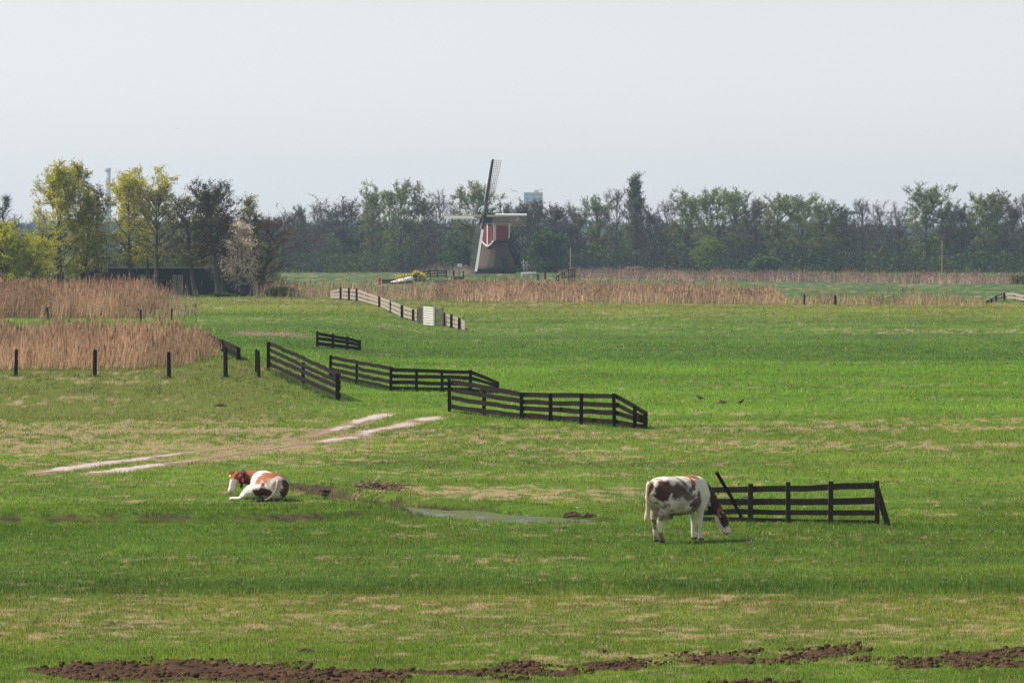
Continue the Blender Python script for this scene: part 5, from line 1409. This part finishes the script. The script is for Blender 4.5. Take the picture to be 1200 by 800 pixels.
parts.append(ring_tube([(.50, .0, .50), (.68, .16, .54), (.80, .32, .56), (.80, .46, .58), (.77, .57, .605), (.74, .63, .605)], [.20, .175, .145, .115, .10, .085], [.24, .215, .185, .155, .13, .10], (.6, -.5, 0), 16))
h2 = HN2 - HX2; h2 /= np.linalg.norm(h2)
side2 = np.array([.75, .5, .1]); side2 -= h2 * (side2 @ h2); side2 /= np.linalg.norm(side2)
hp = [HX2 - h2 * .04, HX2 + h2 * .03, HX2 + h2 * .12, HX2 + h2 * .22, HX2 + h2 * .33, HX2 + h2 * .42, HX2 + h2 * .49, HX2 + h2 * .53]
parts.append(ring_tube(hp, [.075, .105, .116, .094, .072, .076, .070, .035], [.08, .115, .142, .128, .098, .088, .072, .035], side2, 16))
body2 = fuse(parts, "body", .015, 11)
RD = (.27, .075, .028); DR = (.075, .022, .014)
f20 = np.cross(side2, h2); f20 = f20 if f20[2] < 0 else -f20
def ex2(P, col):
    dd = P - HX2; fw = dd @ h2
    hm = (fw > .10) & (fw < .7) & (P[:, 1] > .60) & (P[:, 2] > .12) & (P[:, 0] > .4)
    wf = sstep(.20, .27, fw + .25 * (n3(P, 8, 63) - .5) - .5 * (dd @ f20))[:, None] * hm[:, None]
    col = col * (1 - wf) + np.array([.66, .63, .59]) * wf
    pk = hm & (fw > .45); col[pk] = (.50, .34, .30)
    low_ = ((P[:, 2] < .10) & (P[:, 1] < .35))[:, None] * .5  # shade beneath the lying body painted into the coat
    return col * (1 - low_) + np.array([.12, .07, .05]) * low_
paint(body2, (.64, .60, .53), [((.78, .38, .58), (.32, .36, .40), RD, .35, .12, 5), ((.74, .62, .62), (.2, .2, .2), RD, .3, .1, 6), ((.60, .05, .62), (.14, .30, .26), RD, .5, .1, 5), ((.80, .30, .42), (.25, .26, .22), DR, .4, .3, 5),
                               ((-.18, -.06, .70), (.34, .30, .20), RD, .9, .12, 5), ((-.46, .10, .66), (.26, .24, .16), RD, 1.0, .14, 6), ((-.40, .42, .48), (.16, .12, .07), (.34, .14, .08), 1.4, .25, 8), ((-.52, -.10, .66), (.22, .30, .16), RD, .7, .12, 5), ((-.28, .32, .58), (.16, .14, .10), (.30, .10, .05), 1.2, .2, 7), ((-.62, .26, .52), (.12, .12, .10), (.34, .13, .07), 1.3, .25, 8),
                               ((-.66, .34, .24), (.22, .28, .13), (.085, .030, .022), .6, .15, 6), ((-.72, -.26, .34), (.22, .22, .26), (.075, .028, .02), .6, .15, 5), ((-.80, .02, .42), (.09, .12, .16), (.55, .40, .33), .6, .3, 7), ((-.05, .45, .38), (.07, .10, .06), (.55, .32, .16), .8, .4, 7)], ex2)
P2 = at(313.5, 585.5)
cow2 = empty("cow", P2, math.radians(112)); tag(cow2, "reddish brown and white cow lying in the grass at left, head turned left", "cow")
cow2.scale = (.94, .94, .94)
link(bpy.data.objects.new("body", body2), cow2)
mb = MB(); tl = [(-.80, 0, .56), (-.86, .01, .48), (-.875, .05, .34), (-.86, .14, .19), (-.84, .26, .08), (-.82, .38, .045)]
v, f = ring_tube(tl, [.04, .034, .024, .017, .016, .02], [.04, .034, .024, .017, .016, .02], (1, 0, 0), 8); mb.cur = (.40, .31, .25); mb.add(v, f)
tl = [(-.82, .38, .05), (-.83, .45, .055), (-.86, .55, .045), (-.90, .62, .03)]
v, f = ring_tube(tl, [.03, .05, .05, .015], [.03, .045, .04, .012], (1, 0, 0), 8); mb.cur = (.03, .022, .02); mb.add(v, f); mb.build("tail", M['coat'], cow2, True, True)
f2 = np.cross(side2, h2)
for sy in (-1, 1):
    e = MB(); eb = HX2 + h2 * .02 + side2 * sy * .08
    e.cur = (.14, .025, .02); ear(e, eb, side2 * sy * .9 - h2 * .25 + np.array([-.2, .45, .1]) * (1 if sy < 0 else 0) + np.array([0, 0, .25]) * (1 if sy > 0 else 0), h2, .20, .075); e.build("ear", M['coat'], cow2, True, True)
    tg = MB(); dv = side2 * sy * .9 - h2 * .25 + np.array([-.2, .45, .1]) * (1 if sy < 0 else 0); tp_ = eb + dv * .10 + np.array([-.03, .03, 0]); tg.beam(tp_, tp_ + h2 * .055, .05, .012, up=f2); sy > 0 and tg.build("ear_tag", M['tagyellow'], cow2)
    ey = MB(); ec = HX2 + h2 * .16 + side2 * sy * .098; v, f = ring_tube([ec - side2 * sy * .02, ec, ec + side2 * sy * .016], [.012, .022, .006], [.012, .022, .006], h2, 8); ey.add(v, f); ey.build("eye", M['eye'], cow2, True)
nc_ = np.array([.80, .44, .575]); nd = np.array([-.10, .97, .2]); nd /= np.linalg.norm(nd); n1 = np.array([1.0, .1, 0]); n1 -= nd * (n1 @ nd); n1 /= np.linalg.norm(n1); n2 = np.cross(nd, n1)
cl = MB(); pts = [nc_ + n1 * math.cos(a) * .135 + n2 * math.sin(a) * .178 for a in np.linspace(0, 2 * math.pi, 25)]
v, f = ring_tube(pts, [.012] * 25, [.03] * 25, [(p - nc_) for p in pts], 6); cl.add(v, f); collar2 = cl.build("collar", M['collar'], cow2)
cw = MB(); cw.beam(nc_ + np.array([-.04, .02, -.16]), nc_ + np.array([-.05, .03, -.30]), .055, .055, up=(0, 1, 0)); cw.build("weight", M['collar'], collar2)
cr = MB(); q_ = nc_ + np.array([-.145, .02, -.02]); cr.beam(q_, q_ + np.array([.01, .01, -.11]), .012, .07, up=(0, 1, 0)); cr.build("number_tag", M['collar_red'], collar2)
cs = MB(); q_ = nc_ + np.array([-.13, .0, .10]); cs.beam(q_, q_ + np.array([.02, .0, .07]), .04, .07, up=(0, 1, 0)); cs.build("sensor", M['bluegrey'], collar2)

# ------------------------------------------------------------------ birds and small things
M['blackfeather'] = mat_two("dark_plumage", (.012, .012, .014), (.04, .035, .03), (20, 20, 20), 0.7, 0)
M['palefeather'] = mat_two("pale_plumage", (.45, .38, .32), (.72, .62, .55), (10, 10, 10), 0.8, 0)
def ground_bird(label, px, py, rz, s_):
    g = at(px, py); r = empty("bird", g, rz); r.scale = (s_, s_, s_); tag(r, label, "bird", "birds standing in the field")
    mb = MB(); v, f = ring_tube([(-.20, 0, .13), (-.12, 0, .14), (-.02, 0, .155), (.07, 0, .185), (.11, 0, .24), (.14, 0, .275), (.175, 0, .28)], [.012, .035, .062, .055, .032, .032, .008], [.01, .03, .06, .055, .032, .032, .008], (0, 1, 0), 10); mb.add(v, f); mb.build("body", M['blackfeather'], r, True)
    mb = MB(); mb.tube([(.17, 0, .28), (.215, 0, .272)], [.010, .002], 5); mb.build("beak", M['tar'], r)
    for sy in (-1, 1):
        mb = MB(); mb.tube([(0, sy * .025, .11), (.005, sy * .025, 0)], [.008, .006], 5); mb.build("leg", M['tar'], r)
ground_bird("left one of two small dark birds standing in the pasture", 820.5, 470, 2.6, 0.85)
ground_bird("right one of two small dark birds standing in the pasture", 868, 474.5, 0.4, 0.8)
def flying_bird(label, px, py, Y, span, mat1, mat2, roll=0.0, rz=0.0):
    p = at_y(px, py, Y); r = empty("flying_bird", p, rz); r.rotation_euler = (0, roll, rz); r.scale = (span, span, span); tag(r, label, "bird")
    mb = MB(); v, f = ring_tube([(0, -.22, 0), (0, -.1, 0), (0, .05, .01), (0, .17, .01), (0, .24, .0)], [.03, .05, .06, .035, .008], [.02, .045, .055, .035, .008], (1, 0, 0), 8); mb.add(v, f); mb.build("body", mat1, r, True)
    for sx, mt in ((-1, mat1), (1, mat2)):
        mb = MB(); v, f = ring_tube([(0, .02, .02), (sx * .22, .06, .10), (sx * .40, .02, .08), (sx * .5, -.05, .04)], [.02, .018, .012, .004], [.10, .085, .06, .01], (0, 0, 1), 8); mb.add(v, f); mb.build("wing", mt, r, True)
flying_bird("flying bird with pale and dark wing right of the windmill's upper sail", 600.5, 224, 560, 1.5, M['palefeather'], M['blackfeather'], 0.35)
flying_bird("tiny dark bird in the sky above the trees at left", 208, 151, 620, .7, M['blackfeather'], M['blackfeather'])
# heap of dead stalks by the ditch
hp_ = at(440, 573)
mb = MB(); random.seed(9)
for i in range(90):
    a_ = random.uniform(0, 6.28); r_ = abs(random.gauss(0, .28)); z_ = max(.01, .16 - r_ * .2) * random.uniform(.2, 1.1)
    c_ = np.array([r_ * math.cos(a_) * 1.6, r_ * math.sin(a_), z_]); d_ = np.array([random.gauss(0, .22), random.gauss(0, .2), random.gauss(.02, .07)])
    sh = random.uniform(.6, 1.3); mb.cur = (.20 * sh, .13 * sh, .09 * sh); mb.tube([c_ - d_, c_ + d_], [.016, .008], 4)
for d_ in ((-.25, 0, .30), (.08, .1, .33)): mb.cur = (.45, .38, .28); mb.tube([(-.1, 0, .1), d_], [.014, .008], 4)
o = mb.build("stalk_heap", M['mud'], None, False, True); o.location = hp_; tag(o, "small heap of dead brown stalks on the far side of the ditch", "stalk heap")
# a few soil lumps and white feathers in the grass
def clodthing(label, px, py, s_, seed):
    rg = np.random.default_rng(seed); g = at(px, py)
    mb = MB()
    n = 9; v = [];
    for i in range(5):
        for k in range(n):
            a_ = 2 * math.pi * k / n; el = math.pi / 2 * i / 4; rr = rg.uniform(.75, 1.25)
            v.append((s_ * rr * math.cos(a_) * math.cos(el) * 1.5, s_ * rr * math.sin(a_) * math.cos(el), -.02 + s_ * .7 * math.sin(el) * rr))
    f = [(i * n + k, i * n + (k + 1) % n, (i + 1) * n + (k + 1) % n, (i + 1) * n + k) for i in range(4) for k in range(n)]
    sh = rg.uniform(.7, 1.2); mb.cur = (.07 * sh, .048 * sh, .036 * sh); mb.add(v, f)
    o = mb.build("soil_lump", M['mud'], None, False, True); o.location = g
    tag(o, label, "soil lump", "dark soil lumps in the grass")
clodthing("dark soil lump on the ditch edge right of the lying cow", 383, 577, .16, 1)
clodthing("dark soil lump at the right end of the ditch", 672, 605, .17, 2)
clodthing("broad dark soil lump close right of the ditch end", 690, 605.5, .15, 3)
clodthing("flat dark soil lump just above the left mud strip", 359, 763, .09, 4)
clodthing("low dark lump on the track edge above the lying cow", 258, 476, .16, 5)
clodthing("small dark lump beside the left standing bird in the pasture", 846, 472.5, .16, 6)
def feather(label, px, py, s_):
    g = at(px, py); r = empty("feather_tuft", g); tag(r, label, "feather", "white feather tufts in the grass")
    for i in range(4):
        a_ = i * 1.7 + px; mb = MB()
        d_ = np.array([math.cos(a_), math.sin(a_) * .6, .55 + .3 * (i % 2)]) * s_
        mb.beam((0, 0, .02), tuple(d_ * .5), .02 * s_ * 6, .008, w2=.03 * s_ * 6); mb.beam(tuple(d_ * .5), tuple(d_), .03 * s_ * 6, .008, w2=.006); mb.build("feather", M['white'], r)
feather("white feather tuft in the left foreground grass", 38.5, 701.5, .07)
feather("white feather tuft in the middle foreground grass", 733, 704, .065)
feather("white feather tuft behind the mossy fence", 899, 565, .07)
feather("white feather tuft on the far ditch bank", 677, 596, .08)

# ------------------------------------------------------------------ haze
m = bpy.data.materials.new("haze_air"); m.use_nodes = True
nt = m.node_tree; nt.nodes.clear()
ho = nt.nodes.new("ShaderNodeOutputMaterial"); hv = nt.nodes.new("ShaderNodeVolumePrincipled")
hv.inputs["Color"].default_value = (0.58, 0.76, 1.0, 1)
hv.inputs["Density"].default_value = HAZE
hv.inputs["Anisotropy"].default_value = 0.2
nt.links.new(hv.outputs[0], ho.inputs["Volume"])
mb = MB(); box(mb, -4200, 4200, -420, 4500, -1.6, 84.0)
hz = mb.build("haze", m, None)
tag(hz, "thin pale haze over the whole landscape", "haze", kind="stuff")
hz.visible_shadow = True
